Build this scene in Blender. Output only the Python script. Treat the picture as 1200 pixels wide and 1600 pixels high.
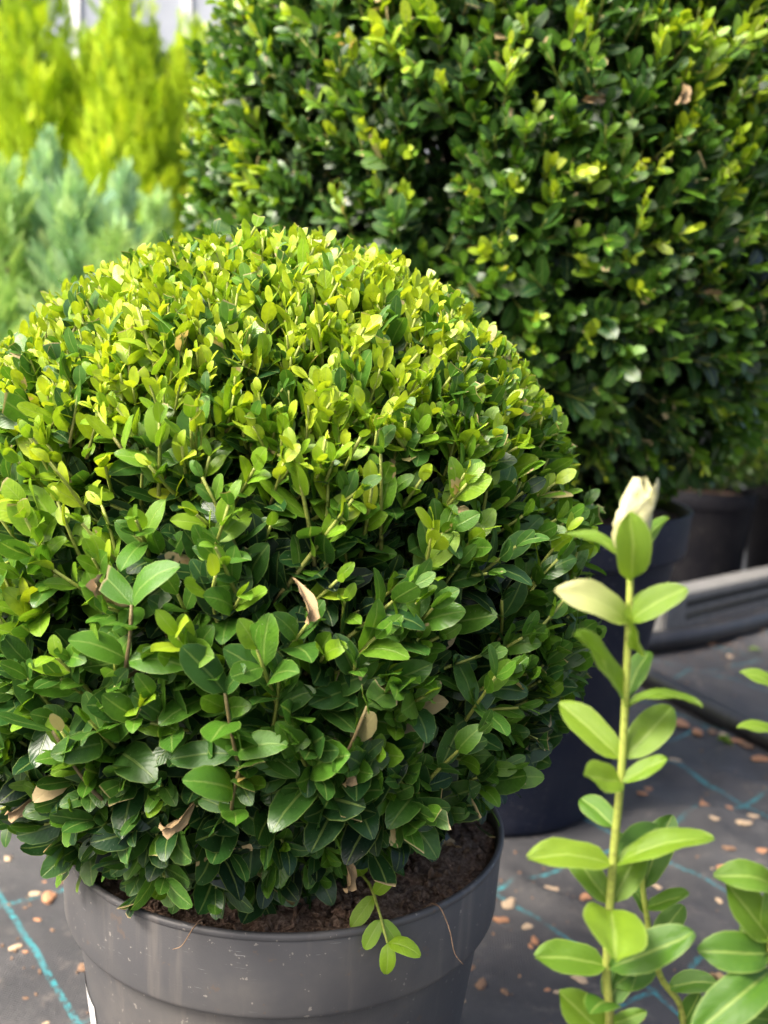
import bpy, math, random
import numpy as np
from mathutils import Matrix, Vector

random.seed(7)
RNG = np.random.default_rng(11)
scene = bpy.context.scene
for o in list(bpy.data.objects):
    bpy.data.objects.remove(o)
COL = scene.collection

# ------------------------------------------------------------------ camera
CAM_Z = 0.648
cam_data = bpy.data.cameras.new('camera')
cam = bpy.data.objects.new('camera', cam_data)
COL.objects.link(cam)
cam_data.sensor_fit = 'VERTICAL'
cam_data.sensor_height = 24.0
cam_data.lens = 22.5
cam_data.clip_start = 0.02
cam_data.clip_end = 3000
cam.matrix_world = (Matrix.Translation((0, 0, CAM_Z)) @ Matrix.Rotation(math.radians(90 - 8.1), 4, 'X')
                    @ Matrix.Rotation(math.radians(3.0), 4, 'Z'))
cam_data.dof.use_dof = True
cam_data.dof.focus_distance = 0.57
cam_data.dof.aperture_fstop = 4.4
scene.camera = cam

# ------------------------------------------------------------------ world and sun
SUN_DIR = Vector((-0.56, -0.34, 0.76)).normalized()       # towards the sun
world = bpy.data.worlds.new('World')
scene.world = world
world.use_nodes = True
wn = world.node_tree
wn.nodes.clear()
sky = wn.nodes.new('ShaderNodeTexSky')
sky.sky_type = 'NISHITA'
sky.sun_disc = False
sky.sun_elevation = math.asin(SUN_DIR.z)
sky.sun_rotation = math.atan2(SUN_DIR.x, SUN_DIR.y)
sky.dust_density = 9.0
sky.air_density = 1.0
sky.ozone_density = 1.0
bg = wn.nodes.new('ShaderNodeBackground')
bg.inputs['Strength'].default_value = 0.13
wo = wn.nodes.new('ShaderNodeOutputWorld')
wn.links.new(sky.outputs[0], bg.inputs['Color'])
wn.links.new(bg.outputs[0], wo.inputs['Surface'])
sun_data = bpy.data.lights.new('sun', 'SUN')
sun_data.energy = 2.2
sun_data.angle = math.radians(22)
sun_data.color = (1.0, 0.95, 0.86)
sun = bpy.data.objects.new('sun', sun_data)
COL.objects.link(sun)
sun.rotation_euler = SUN_DIR.to_track_quat('Z', 'Y').to_euler()
scene.view_settings.view_transform = 'Standard'
scene.view_settings.look = 'None'
scene.view_settings.gamma = 1.0
scene.view_settings.exposure = 1.55
scene.view_settings.use_curve_mapping = False
scene.cycles.max_bounces = 8
scene.cycles.diffuse_bounces = 4
scene.cycles.transmission_bounces = 5
scene.cycles.use_denoising = True

# ------------------------------------------------------------------ materials
class Nodes:
    def __init__(self, name):
        self.m = bpy.data.materials.new(name)
        self.m.use_nodes = True
        self.t = self.m.node_tree
        self.t.nodes.clear()
        self.out = self.t.nodes.new('ShaderNodeOutputMaterial')
    def put(self, sock, v):
        if isinstance(v, bpy.types.NodeSocket):
            self.t.links.new(v, sock)
        elif v is not None:
            if isinstance(v, (tuple, list)) and len(v) == 3 and sock.type == 'RGBA':
                v = (*v, 1.0)
            sock.default_value = v
    def math(self, op, a, b=None, c=None, clamp=False):
        n = self.t.nodes.new('ShaderNodeMath'); n.operation = op; n.use_clamp = clamp
        for i, v in enumerate((a, b, c)):
            if v is not None: self.put(n.inputs[i], v)
        return n.outputs[0]
    def step(self, v, lo, hi, a=0.0, b=1.0):
        n = self.t.nodes.new('ShaderNodeMapRange'); n.interpolation_type = 'SMOOTHSTEP'
        self.put(n.inputs['Value'], v); self.put(n.inputs['From Min'], lo); self.put(n.inputs['From Max'], hi)
        self.put(n.inputs['To Min'], a); self.put(n.inputs['To Max'], b)
        return n.outputs[0]
    def mix(self, f, a, b, blend='MIX'):
        n = self.t.nodes.new('ShaderNodeMix'); n.data_type = 'RGBA'; n.blend_type = blend
        self.put(n.inputs[0], f); self.put(n.inputs[6], a); self.put(n.inputs[7], b)
        return n.outputs[2]
    def attr(self, name):
        n = self.t.nodes.new('ShaderNodeAttribute'); n.attribute_name = name
        return n.outputs['Fac']
    def co(self, kind='Object'):
        return self.t.nodes.new('ShaderNodeTexCoord').outputs[kind]
    def xyz(self, v):
        n = self.t.nodes.new('ShaderNodeSeparateXYZ'); self.put(n.inputs[0], v)
        return n.outputs
    def mapping(self, v, scale=(1, 1, 1), rot=(0, 0, 0)):
        n = self.t.nodes.new('ShaderNodeMapping'); self.put(n.inputs['Vector'], v)
        n.inputs['Scale'].default_value = scale; n.inputs['Rotation'].default_value = rot
        return n.outputs[0]
    def noise(self, v, scale, detail=3.0, rough=0.55, dist=0.0):
        n = self.t.nodes.new('ShaderNodeTexNoise')
        if v is not None: self.put(n.inputs['Vector'], v)
        n.inputs['Scale'].default_value = scale; n.inputs['Detail'].default_value = detail
        n.inputs['Roughness'].default_value = rough; n.inputs['Distortion'].default_value = dist
        return n.outputs['Fac']
    def ramp(self, f, stops):
        n = self.t.nodes.new('ShaderNodeValToRGB'); self.put(n.inputs[0], f)
        e = n.color_ramp.elements
        while len(e) < len(stops): e.new(0.5)
        for el, (p, c) in zip(e, stops):
            el.position = p; el.color = (*c, 1)
        return n.outputs[0]
    def bump(self, h, strength, dist):
        n = self.t.nodes.new('ShaderNodeBump'); self.put(n.inputs['Height'], h)
        n.inputs['Strength'].default_value = strength; n.inputs['Distance'].default_value = dist
        return n.outputs[0]
    def bsdf(self, **k):
        n = self.t.nodes.new('ShaderNodeBsdfPrincipled')
        for key, v in k.items():
            self.put(n.inputs[key.replace('_', ' ')], v)
        return n
    def done(self, shader):
        self.t.links.new(shader, self.out.inputs['Surface'])
        return self.m


def leaf_material(name, stops, translucent=0.3, rough=0.36, tan=(0.52, 0.40, 0.22), detail=True, spec=0.5, patch=0.0, rib_k=0.55):
    N = Nodes(name)
    age, rnd, brown = N.attr('age'), N.attr('rnd'), N.attr('brown')
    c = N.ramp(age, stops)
    # each leaf its own shade
    c = N.mix(N.math('MULTIPLY', rnd, 0.5), c, N.mix(1.0, c, (1.32, 1.12, 0.75), 'MULTIPLY'))
    h = None
    if detail:
        u, v = N.attr('lu'), N.attr('lv')
        au = N.math('ABSOLUTE', u)
        p = N.co('Object')
        mott = N.noise(p, 260.0, 3)
        c = N.mix(N.step(mott, 0.35, 0.75), c, N.mix(1.0, c, (0.72, 0.78, 0.72), 'MULTIPLY'))
        rib = N.step(au, 0.045, 0.10, 1.0, 0.0)
        edge = N.step(au, 0.90, 0.99)
        pale = N.mix(0.55, c, (0.34, 0.46, 0.12))
        c = N.mix(N.math('MULTIPLY', N.math('MAXIMUM', rib, edge), rib_k), c, pale)
        if patch:
            blot = N.noise(p, 75.0, 4, 0.6)
            c = N.mix(N.math('MULTIPLY', N.step(blot, 0.45, 0.72), patch), c, N.mix(1.0, c, (1.5, 1.2, 0.9), 'MULTIPLY'))
            spot = N.math('MULTIPLY', N.step(N.noise(p, 160.0, 3), 0.68, 0.72), 0.7)
            c = N.mix(spot, c, N.mix(1.0, c, (0.55, 0.5, 0.4), 'MULTIPLY'))
        # side veins as fine relief, running out and forward from the midrib
        vein = N.math('SINE', N.math('ADD', N.math('MULTIPLY', v, 62.0), N.math('MULTIPLY', au, -16.0)))
        h = N.math('ADD', N.math('MULTIPLY', vein, 0.13), N.math('MULTIPLY', rib, -1.0))
        h = N.math('ADD', h, N.math('MULTIPLY', mott, 0.8))
        # dry patches on a few leaves, dust specks
        dry = N.math('MULTIPLY', N.step(N.noise(p, 95.0, 2), 0.60, 0.64), N.step(rnd, 0.95, 0.96))
        brown = N.math('MAXIMUM', brown, dry)
        speck = N.math('MULTIPLY', N.step(N.noise(p, 900.0, 1), 0.74, 0.78), 0.35)
        c = N.mix(speck, c, (0.45, 0.47, 0.40))
    c = N.mix(brown, c, tan)
    b = N.bsdf(Base_Color=c, Roughness=N.math('ADD', N.math('MULTIPLY', rnd, 0.14), rough), Specular_IOR_Level=spec)
    if h is not None:
        N.put(b.inputs['Normal'], N.bump(h, 0.35, 0.0006))
    tr = N.t.nodes.new('ShaderNodeBsdfTranslucent')
    N.put(tr.inputs['Color'], N.mix(1.0, c, (1.35, 1.25, 0.6), 'MULTIPLY'))
    ms = N.t.nodes.new('ShaderNodeMixShader')
    ms.inputs[0].default_value = translucent
    N.t.links.new(b.outputs[0], ms.inputs[1]); N.t.links.new(tr.outputs[0], ms.inputs[2])
    return N.done(ms.outputs[0])


def twig_material():
    N = Nodes('twig')
    age, rnd, brown = N.attr('age'), N.attr('rnd'), N.attr('brown')
    c = N.ramp(age, [(0.0, (0.085, 0.055, 0.035)), (0.35, (0.16, 0.12, 0.05)), (0.65, (0.22, 0.25, 0.045)), (1.0, (0.30, 0.36, 0.06))])
    n = N.noise(N.co('Object'), 420.0, 4)
    c = N.mix(N.step(n, 0.45, 0.8), c, N.mix(1.0, c, (0.55, 0.5, 0.5), 'MULTIPLY'))
    c = N.mix(brown, c, (0.55, 0.44, 0.27))
    b = N.bsdf(Base_Color=c, Roughness=0.6, Normal=N.bump(n, 0.5, 0.001))
    return N.done(b.outputs[0])


def plastic_material(name, base, rough, dust, scratch, spec=0.5):
    N = Nodes(name)
    p = N.co('Object')
    big = N.noise(p, 9.0, 5, 0.6)
    c = N.mix(N.math('MULTIPLY', N.step(big, 0.42, 0.72), dust), base, (0.30, 0.27, 0.23))
    speck = N.math('MULTIPLY', N.step(N.noise(p, 210.0, 2), 0.69, 0.73), 0.5)
    c = N.mix(speck, c, (0.36, 0.33, 0.29))
    sc = N.noise(N.mapping(p, (14, 14, 260), (0.25, 0.5, 0)), 4.0, 2)
    scm = N.math('MULTIPLY', N.step(sc, 0.70, 0.73), N.step(N.noise(p, 14.0, 2), 0.5, 0.62))
    c = N.mix(N.math('MULTIPLY', scm, scratch), c, (0.42, 0.42, 0.42))
    run = N.noise(N.mapping(p, (55, 55, 3.5)), 1.0, 4, 0.6)
    c = N.mix(N.math('MULTIPLY', N.step(run, 0.54, 0.70), dust * 1.1), c, (0.24, 0.21, 0.18))
    spl = N.math('MULTIPLY', N.step(N.noise(p, 60.0, 4, 0.7), 0.63, 0.67), dust * 1.6, clamp=True)
    c = N.mix(spl, c, (0.13, 0.085, 0.055))
    r = N.math('ADD', N.math('MULTIPLY', big, 0.3), rough)
    h = N.math('ADD', N.noise(p, 700.0, 2), N.math('MULTIPLY', big, 2.0))
    b = N.bsdf(Base_Color=c, Roughness=r, Normal=N.bump(h, 0.15, 0.0008), Specular_IOR_Level=spec)
    return N.done(b.outputs[0])


def soil_material():
    N = Nodes('soil')
    p = N.co('Object')
    n = N.noise(p, 320.0, 5, 0.7)
    c = N.ramp(n, [(0.25, (0.03, 0.019, 0.014)), (0.5, (0.14, 0.092, 0.066)), (0.75, (0.34, 0.25, 0.19))])
    c = N.mix(N.step(N.noise(p, 40.0, 3), 0.5, 0.75), c, N.mix(1.0, c, (1.7, 1.5, 1.35), 'MULTIPLY'))
    b = N.bsdf(Base_Color=c, Roughness=0.95, Normal=N.bump(n, 1.0, 0.003), Specular_IOR_Level=0.15)
    return N.done(b.outputs[0])


def rough_material(name, c0, c1, scale, rough=0.85, bump=0.5, dist=0.002):
    N = Nodes(name)
    p = N.co('Object')
    n = N.noise(p, scale, 5, 0.65)
    c = N.ramp(n, [(0.3, c0), (0.7, c1)])
    b = N.bsdf(Base_Color=c, Roughness=rough, Normal=N.bump(n, bump, dist))
    return N.done(b.outputs[0])


def fabric_material():
    """woven black ground cover with teal marker threads in two directions"""
    N = Nodes('weed_fabric')
    p = N.co('Object')
    o = N.xyz(p)
    wob = N.math('MULTIPLY', N.math('SUBTRACT', N.noise(p, 3.0, 2), 0.5), 0.03)
    def line(nx, ny, off, sp):
        d = N.math('ADD', N.math('MULTIPLY', o[0], nx), N.math('MULTIPLY', o[1], ny))
        d = N.math('ADD', N.math('SUBTRACT', d, off), wob)
        q = N.math('PINGPONG', d, sp / 2)
        return N.step(q, 0.0024, 0.0042, 1.0, 0.0), d
    la, da = line(0.8, 0.6, 0.30, 0.2625)
    lb, db = line(0.557, -0.83, -0.87, 0.2525)
    thread = N.math('MULTIPLY', N.step(N.noise(p, 130.0, 3, 0.7), 0.36, 0.60), N.step(N.noise(p, 11.0, 4, 0.7), 0.66, 0.46))
    la = N.math('MULTIPLY', la, thread)
    lb = N.math('MULTIPLY', N.math('MULTIPLY', lb, thread), N.step(N.noise(p, 7.0, 1), 0.40, 0.52))
    mask = N.math('MAXIMUM', la, lb)
    # weave: two sets of flat tapes, about 1.8 mm each
    wa = N.math('SINE', N.math('MULTIPLY', da, 1750.0))
    wb = N.math('SINE', N.math('MULTIPLY', db, 1300.0))
    weave = N.math('MULTIPLY', wa, wb)
    big = N.noise(p, 5.0, 6, 0.62)
    mid = N.noise(p, 34.0, 5, 0.7)
    fine = N.noise(p, 420.0, 3, 0.7)
    c = N.mix(N.step(weave, -0.7, 0.7), (0.013, 0.013, 0.015), (0.066, 0.066, 0.072))
    c = N.mix(N.math('MULTIPLY', N.step(big, 0.35, 0.68), 0.5), c, (0.12, 0.116, 0.115))
    c = N.mix(N.math('MULTIPLY', N.step(mid, 0.54, 0.70), 0.40), c, (0.19, 0.165, 0.145))
    c = N.mix(N.math('MULTIPLY', N.step(fine, 0.62, 0.72), 0.5), c, (0.24, 0.22, 0.20))
    teal = N.mix(N.step(mid, 0.4, 0.7), (0.03, 0.33, 0.37), (0.05, 0.20, 0.23))
    c = N.mix(N.math('MULTIPLY', mask, 0.75), c, teal)
    h = N.math('ADD', N.math('MULTIPLY', weave, 0.9), N.math('MULTIPLY', fine, 0.8))
    h = N.math('ADD', h, N.math('MULTIPLY', mid, 5.0))
    b = N.bsdf(Base_Color=c, Roughness=0.62, Normal=N.bump(h, 0.6, 0.0012), Specular_IOR_Level=0.45)
    return N.done(b.outputs[0])


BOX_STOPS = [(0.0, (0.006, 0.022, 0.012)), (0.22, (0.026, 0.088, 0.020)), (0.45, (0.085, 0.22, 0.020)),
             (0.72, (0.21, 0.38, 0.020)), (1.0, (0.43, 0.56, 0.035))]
M = {}
M['box_leaf'] = leaf_material('box_leaf', BOX_STOPS, 0.32, 0.29)
M['big_box_leaf'] = leaf_material('big_box_leaf', BOX_STOPS, 0.30, 0.30)
M['young_leaf'] = leaf_material('young_leaf', [(0.0, (0.035, 0.11, 0.016)), (0.5, (0.085, 0.20, 0.020)), (1.0, (0.20, 0.33, 0.026))], 0.42, 0.30,
                                tan=(0.62, 0.60, 0.30), patch=0.5, rib_k=0.85)
M['golden'] = leaf_material('golden_conifer_leaf', [(0.0, (0.12, 0.24, 0.015)), (0.5, (0.38, 0.56, 0.025)), (1.0, (0.62, 0.76, 0.06))], 0.35, 0.6, detail=False, spec=0.2)
M['blue'] = leaf_material('blue_conifer_leaf', [(0.0, (0.14, 0.29, 0.17)), (0.5, (0.36, 0.60, 0.39)), (1.0, (0.60, 0.78, 0.54))], 0.3, 0.6, detail=False, spec=0.2)
M['mint'] = leaf_material('mint_conifer_leaf', [(0.0, (0.18, 0.34, 0.13)), (0.5, (0.40, 0.62, 0.28)), (1.0, (0.62, 0.78, 0.44))], 0.3, 0.6, detail=False, spec=0.2)
M['tree_leaf'] = leaf_material('tree_leaf', [(0.0, (0.03, 0.08, 0.02)), (0.5, (0.07, 0.15, 0.04)), (1.0, (0.13, 0.22, 0.06))], 0.3, 0.5, detail=False, spec=0.3)
M['twig'] = twig_material()
M['grey_pot'] = plastic_material('grey_plastic', (0.070, 0.070, 0.075), 0.36, 0.22, 0.4)
M['navy_pot'] = plastic_material('navy_plastic', (0.010, 0.014, 0.030), 0.36, 0.04, 0.5, 0.22)
M['black_pot'] = plastic_material('black_plastic', (0.009, 0.009, 0.012), 0.42, 0.02, 0.2, 0.08)
M['hose'] = plastic_material('hose_plastic', (0.016, 0.016, 0.019), 0.28, 0.08, 0.5)
M['edging'] = rough_material('grey_edging', (0.11, 0.11, 0.108), (0.20, 0.197, 0.19), 38.0, 0.6, 0.25, 0.001)
M['white_plastic'] = rough_material('white_plastic', (0.72, 0.72, 0.72), (0.82, 0.82, 0.81), 12.0, 0.4, 0.05, 0.0005)
M['white_frame'] = rough_material('white_paint', (0.74, 0.75, 0.76), (0.82, 0.82, 0.82), 6.0, 0.45, 0.05, 0.001)
M['pane'] = rough_material('frosted_glazing', (0.25, 0.28, 0.33), (0.34, 0.37, 0.43), 1.2, 0.7, 0.02, 0.001)
M['soil'] = soil_material()
M['bark'] = rough_material('bark', (0.05, 0.035, 0.025), (0.14, 0.10, 0.07), 60.0, 0.9, 0.8, 0.004)
M['fabric'] = fabric_material()
M['chip_orange'] = rough_material('orange_chip', (0.34, 0.15, 0.07), (0.56, 0.30, 0.16), 160.0, 0.85, 0.6, 0.001)
M['chip_tan'] = rough_material('tan_chip', (0.40, 0.28, 0.17), (0.62, 0.48, 0.32), 160.0, 0.85, 0.6, 0.001)
M['chip_brown'] = rough_material('brown_chip', (0.15, 0.085, 0.05), (0.33, 0.20, 0.12), 160.0, 0.85, 0.6, 0.001)
M['dry_leaf'] = rough_material('dry_leaf', (0.27, 0.17, 0.08), (0.48, 0.35, 0.19), 150.0, 0.7, 0.4, 0.001)
M['withered'] = rough_material('withered_leaf', (0.34, 0.34, 0.10), (0.68, 0.64, 0.42), 170.0, 0.7, 0.6, 0.002)
M['fibre'] = rough_material('root_fibre', (0.14, 0.08, 0.05), (0.36, 0.24, 0.15), 200.0, 0.9, 0.4, 0.001)

# ------------------------------------------------------------------ object helpers
WORLD_AT = {}
def link(o, parent=None, world=None):
    """link o with world matrix `world`; every parent in the scene is only translated"""
    COL.objects.link(o)
    w = world if world is not None else Matrix.Identity(4)
    if parent is not None:
        o.parent = parent
        o.matrix_basis = Matrix.Translation(-WORLD_AT[parent.name]) @ w
    else:
        o.matrix_basis = w
    WORLD_AT[o.name] = w.to_translation()
    return o
def thing(name, label, cat, loc, group=None):
    o = bpy.data.objects.new(name, None)
    o.empty_display_size = 0.05
    link(o, None, Matrix.Translation(loc))
    return tag(o, label, cat, group)
def tag(o, label=None, cat=None, group=None, kind=None):
    if label: o['label'] = label
    if cat: o['category'] = cat
    if group: o['group'] = group
    if kind: o['kind'] = kind
    return o
def quad_mesh(name, V, Q, attrs=None, smooth=True):
    V = np.ascontiguousarray(V, np.float32); Q = np.ascontiguousarray(Q, np.int32)
    me = bpy.data.meshes.new(name)
    me.vertices.add(len(V)); me.vertices.foreach_set('co', V.ravel())
    me.loops.add(Q.size); me.loops.foreach_set('vertex_index', Q.ravel())
    me.polygons.add(len(Q))
    me.polygons.foreach_set('loop_start', np.arange(0, Q.size, 4, dtype=np.int32))
    me.polygons.foreach_set('loop_total', np.full(len(Q), 4, np.int32))
    me.polygons.foreach_set('use_smooth', np.full(len(Q), smooth, bool))
    me.update(calc_edges=True)
    for k, a in (attrs or {}).items():
        at = me.attributes.new(k, 'FLOAT', 'POINT')
        at.data.foreach_set('value', np.ascontiguousarray(a, np.float32).ravel())
    return me
class Acc:
    """collects many quads shapes into one mesh"""
    def __init__(self): self.V, self.Q, self.A, self.n = [], [], {}, 0
    def add(self, V, Q, **attrs):
        """V (n,k,3) copies of a template with quads Q (m,4); each attr broadcasts to (n,k)"""
        n, k = V.shape[:2]
        off = self.n + np.arange(n)[:, None, None] * k
        self.V.append(V.reshape(-1, 3)); self.Q.append((Q[None] + off).reshape(-1, 4))
        for key in ('age', 'rnd', 'brown', 'lu', 'lv'):
            self.A.setdefault(key, []).append(np.broadcast_to(attrs.get(key, 0.0), (n, k)).reshape(-1))
        self.n += n * k
    def mesh(self, name, origin=(0, 0, 0), smooth=True):
        V = np.concatenate(self.V) - np.asarray(origin)
        return quad_mesh(name, V, np.concatenate(self.Q), {k: np.concatenate(a) for k, a in self.A.items()}, smooth)
    def build(self, name, mat, parent, origin=None, kind=None, smooth=True):
        org = np.asarray(origin if origin is not None else (WORLD_AT[parent.name] if parent else (0, 0, 0)), float)
        me = self.mesh(name, org, smooth); me.materials.append(mat)
        o = bpy.data.objects.new(name, me)
        link(o, parent, Matrix.Translation(Vector(org)))
        if kind: o['kind'] = kind
        return o
def unit(v): return v / np.maximum(np.linalg.norm(v, axis=-1, keepdims=True), 1e-9)
def perp(d):
    a = np.where(np.abs(d[..., 2:3]) < 0.9, np.array([0., 0, 1]), np.array([1., 0, 0]))
    e1 = unit(np.cross(d, a)); return e1, np.cross(d, e1)
def tubes(P, R, sides=5):
    """P (n,m,3), R (n,m) -> V (n,k,3), Q; a closed end cap at the last ring"""
    n, m = P.shape[:2]
    P = np.concatenate([P[:, :1], P, P[:, -1:]], 1); R = np.concatenate([R[:, :1] * 0.02, R, R[:, -1:] * 0.02], 1)
    T = unit(np.gradient(P[:, 1:-1], axis=1)) if m > 1 else None
    T = np.concatenate([T[:, :1], T, T[:, -1:]], 1)
    d0 = unit(P[:, -1] - P[:, 0]); e1, _ = perp(d0)
    E1 = unit(e1[:, None] - (e1[:, None] * T).sum(-1, keepdims=True) * T); E2 = np.cross(T, E1)
    a = np.arange(sides) * 2 * np.pi / sides
    V = P[:, :, None] + R[:, :, None, None] * (np.cos(a)[:, None] * E1[:, :, None] + np.sin(a)[:, None] * E2[:, :, None])
    mm = m + 2
    Q = [(i * sides + j, i * sides + (j + 1) % sides, (i + 1) * sides + (j + 1) % sides, (i + 1) * sides + j)
         for i in range(mm - 1) for j in range(sides)]
    ring = np.repeat(np.arange(mm), sides)
    return V.reshape(n, -1, 3), np.array(Q), ring
def tube_obj(name, pts, rad, mat, parent, sides=8, age=0.3, brown=0.0, origin=None):
    pts = np.asarray(pts, float)[None]
    rad = np.broadcast_to(np.asarray(rad, float), pts.shape[:2])
    V, Q, _ = tubes(pts, rad, sides)
    a = Acc(); a.add(V, Q, age=age, brown=brown)
    return a.build(name, mat, parent, origin)
def smooth_path(pts, n):
    """Catmull-Rom through pts"""
    p = np.asarray(pts, float); p = np.concatenate([[2 * p[0] - p[1]], p, [2 * p[-1] - p[-2]]])
    out = []
    for t in np.linspace(0, len(p) - 3 - 1e-6, n):
        i = int(t); f = t - i
        a, b, c, d = p[i:i + 4]
        out.append(0.5 * (2 * b + (c - a) * f + (2 * a - 5 * b + 4 * c - d) * f * f + (3 * b - a - 3 * c + d) * f ** 3))
    return np.array(out)
def lathe(name, prof, mat, parent, center, seg=96, wobble=0.0):
    prof = np.asarray(prof, float); k = len(prof)
    a = np.arange(seg) * 2 * np.pi / seg
    w = 1 + wobble * np.sin(2 * a + 0.7)
    V = np.stack([prof[:, None, 0] * np.cos(a) * w, prof[:, None, 0] * np.sin(a) * w, np.broadcast_to(prof[:, None, 1], (k, seg))], -1)
    Q = [(i * seg + j, i * seg + (j + 1) % seg, (i + 1) * seg + (j + 1) % seg, (i + 1) * seg + j) for i in range(k - 1) for j in range(seg)]
    ac = Acc(); ac.add(V.reshape(1, -1, 3) + np.asarray(center), np.array(Q))
    return ac.build(name, mat, parent, center)
def rounded(prof, r=0.0012):
    """cut each corner of a lathe profile so that edges catch light"""
    p = [np.asarray(q, float) for q in prof]; out = [p[0]]
    for a, b, c in zip(p, p[1:], p[2:]):
        for q, s in ((a, 1), (c, 1)):
            L = np.linalg.norm(q - b); out.append(b + (q - b) * min(r / L, 0.45))
    out.append(p[-1]); return out
def box(name, lo, hi, mat, parent, bevel=0.004, rotz=0.0, at=(0, 0, 0)):
    import bmesh
    bm = bmesh.new(); bmesh.ops.create_cube(bm, size=1)
    lo, hi = Vector(lo), Vector(hi)
    for v in bm.verts:
        v.co = Vector(((lo[i] + hi[i]) / 2 + v.co[i] * (hi[i] - lo[i]) for i in range(3)))
    if bevel: bmesh.ops.bevel(bm, geom=list(bm.edges), offset=bevel, segments=2, affect='EDGES')
    me = bpy.data.meshes.new(name); bm.to_mesh(me); bm.free(); me.materials.append(mat)
    o = bpy.data.objects.new(name, me)
    return link(o, parent, Matrix.Translation(at) @ Matrix.Rotation(rotz, 4, 'Z'))

# ------------------------------------------------------------------ leaves
def leaf_template(nx, ny, seed, cut=None, wide=0.52, slant=0.0, crumple=0.0, peak=None):
    """unit-length leaf along +y, upper side +z. cut = fraction of the length left by the shears"""
    r = np.random.default_rng(seed)
    us = np.linspace(-1, 1, nx)
    vs = 0.5 - 0.5 * np.cos(np.pi * np.linspace(0, 1, ny))
    if cut: vs = np.concatenate([np.linspace(0, 1, ny - 1) * 0.925, [1.0]])
    fold, curl, droop, twist = r.uniform(0.12, 0.60), r.uniform(-0.12, 0.45), r.uniform(-0.05, 0.10), r.uniform(-0.25, 0.25)
    skew, pk = r.uniform(-0.03, 0.03), r.uniform(0.46, 0.60)
    peak = peak or pk
    notch = r.uniform(0.0, 0.03)
    U, Vv = np.meshgrid(us, vs)
    vv = Vv * (cut * (1 + slant * U) if cut else 1.0)
    vv = np.clip(vv, 0, 1)
    # obovate outline with a short stalk
    g = np.where(vv < peak, 0.5 * vv / peak, 0.5 + 0.5 * (vv - peak) / (1 - peak))
    w = np.maximum(1 - np.abs(2 * np.clip(g, 0, 1) - 1) ** 2.15, 0) ** 0.61
    w = np.where(vv < 0.10, np.maximum(w * (vv / 0.10) ** 1.2, 0.09), np.maximum(w, 0.10))
    half = wide * 0.5 * w
    x = U * half + skew * np.sin(np.pi * vv)
    y = vv - notch * (1 - np.abs(U)) * (vv > 0.97)
    ax = np.abs(U) * half
    z = fold * ax - 0.9 * fold * ax ** 2 / (wide * 0.5) + curl * (-(vv - 0.25) ** 2 * 0.8) + droop * np.sin(np.pi * vv)
    z += twist * U * half * vv + 0.012 * np.sin(9 * vv + 3 * U + seed)
    if cut:
        jag = r.normal(0, 0.05, nx); y[-1] += jag; y[-2] += jag * 0.8
    if crumple:
        z += crumple * (1.3 * ax + 0.10 * np.sin(13 * vv + 5 * U) - 0.8 * vv ** 2); x = x * (1 - 0.35 * crumple)
    V = np.stack([x, y, z], -1).reshape(-1, 3)
    Q = np.array([(j * nx + i, j * nx + i + 1, (j + 1) * nx + i + 1, (j + 1) * nx + i) for j in range(ny - 1) for i in range(nx - 1)])
    brown = np.zeros(nx * ny)
    if cut: brown[-nx:] = 1.0
    return V, Q, U.ravel() * 1.0, vv.ravel(), brown
CUTS = (0.42, 0.52, 0.62, 0.72, 0.82)
def template_set(nx, ny, seed, wide=0.51):
    whole = [leaf_template(nx, ny, seed + i, wide=wide * f) for i, f in enumerate((0.96, 1.0, 1.08, 1.16, 0.9, 1.04))]
    cut = [leaf_template(nx, ny, seed + 50 + i * 3 + j, cut=c, slant=s, wide=wide * 1.05) for i, c in enumerate(CUTS) for j, s in enumerate((-0.13, 0.03, 0.15))]
    return whole + cut
def frame(a, n):
    """columns x, a, n as (...,3,3)"""
    a = unit(a); n = unit(n - (n * a).sum(-1, keepdims=True) * a); x = np.cross(a, n)
    return np.stack([x, a, n], -1)
def put_leaves(acc, templates, which, F, T, L, age, rnd, brown):
    for k, (V, Q, lu, lv, bw) in enumerate(templates):
        s = which == k
        if not s.any(): continue
        P = np.einsum('nij,kj->nki', F[s] * L[s][:, None, None], V) + T[s][:, None]
        acc.add(P, Q, age=age[s][:, None], rnd=rnd[s][:, None], brown=np.maximum(brown[s][:, None], bw[None]), lu=lu[None], lv=lv[None])

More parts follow.
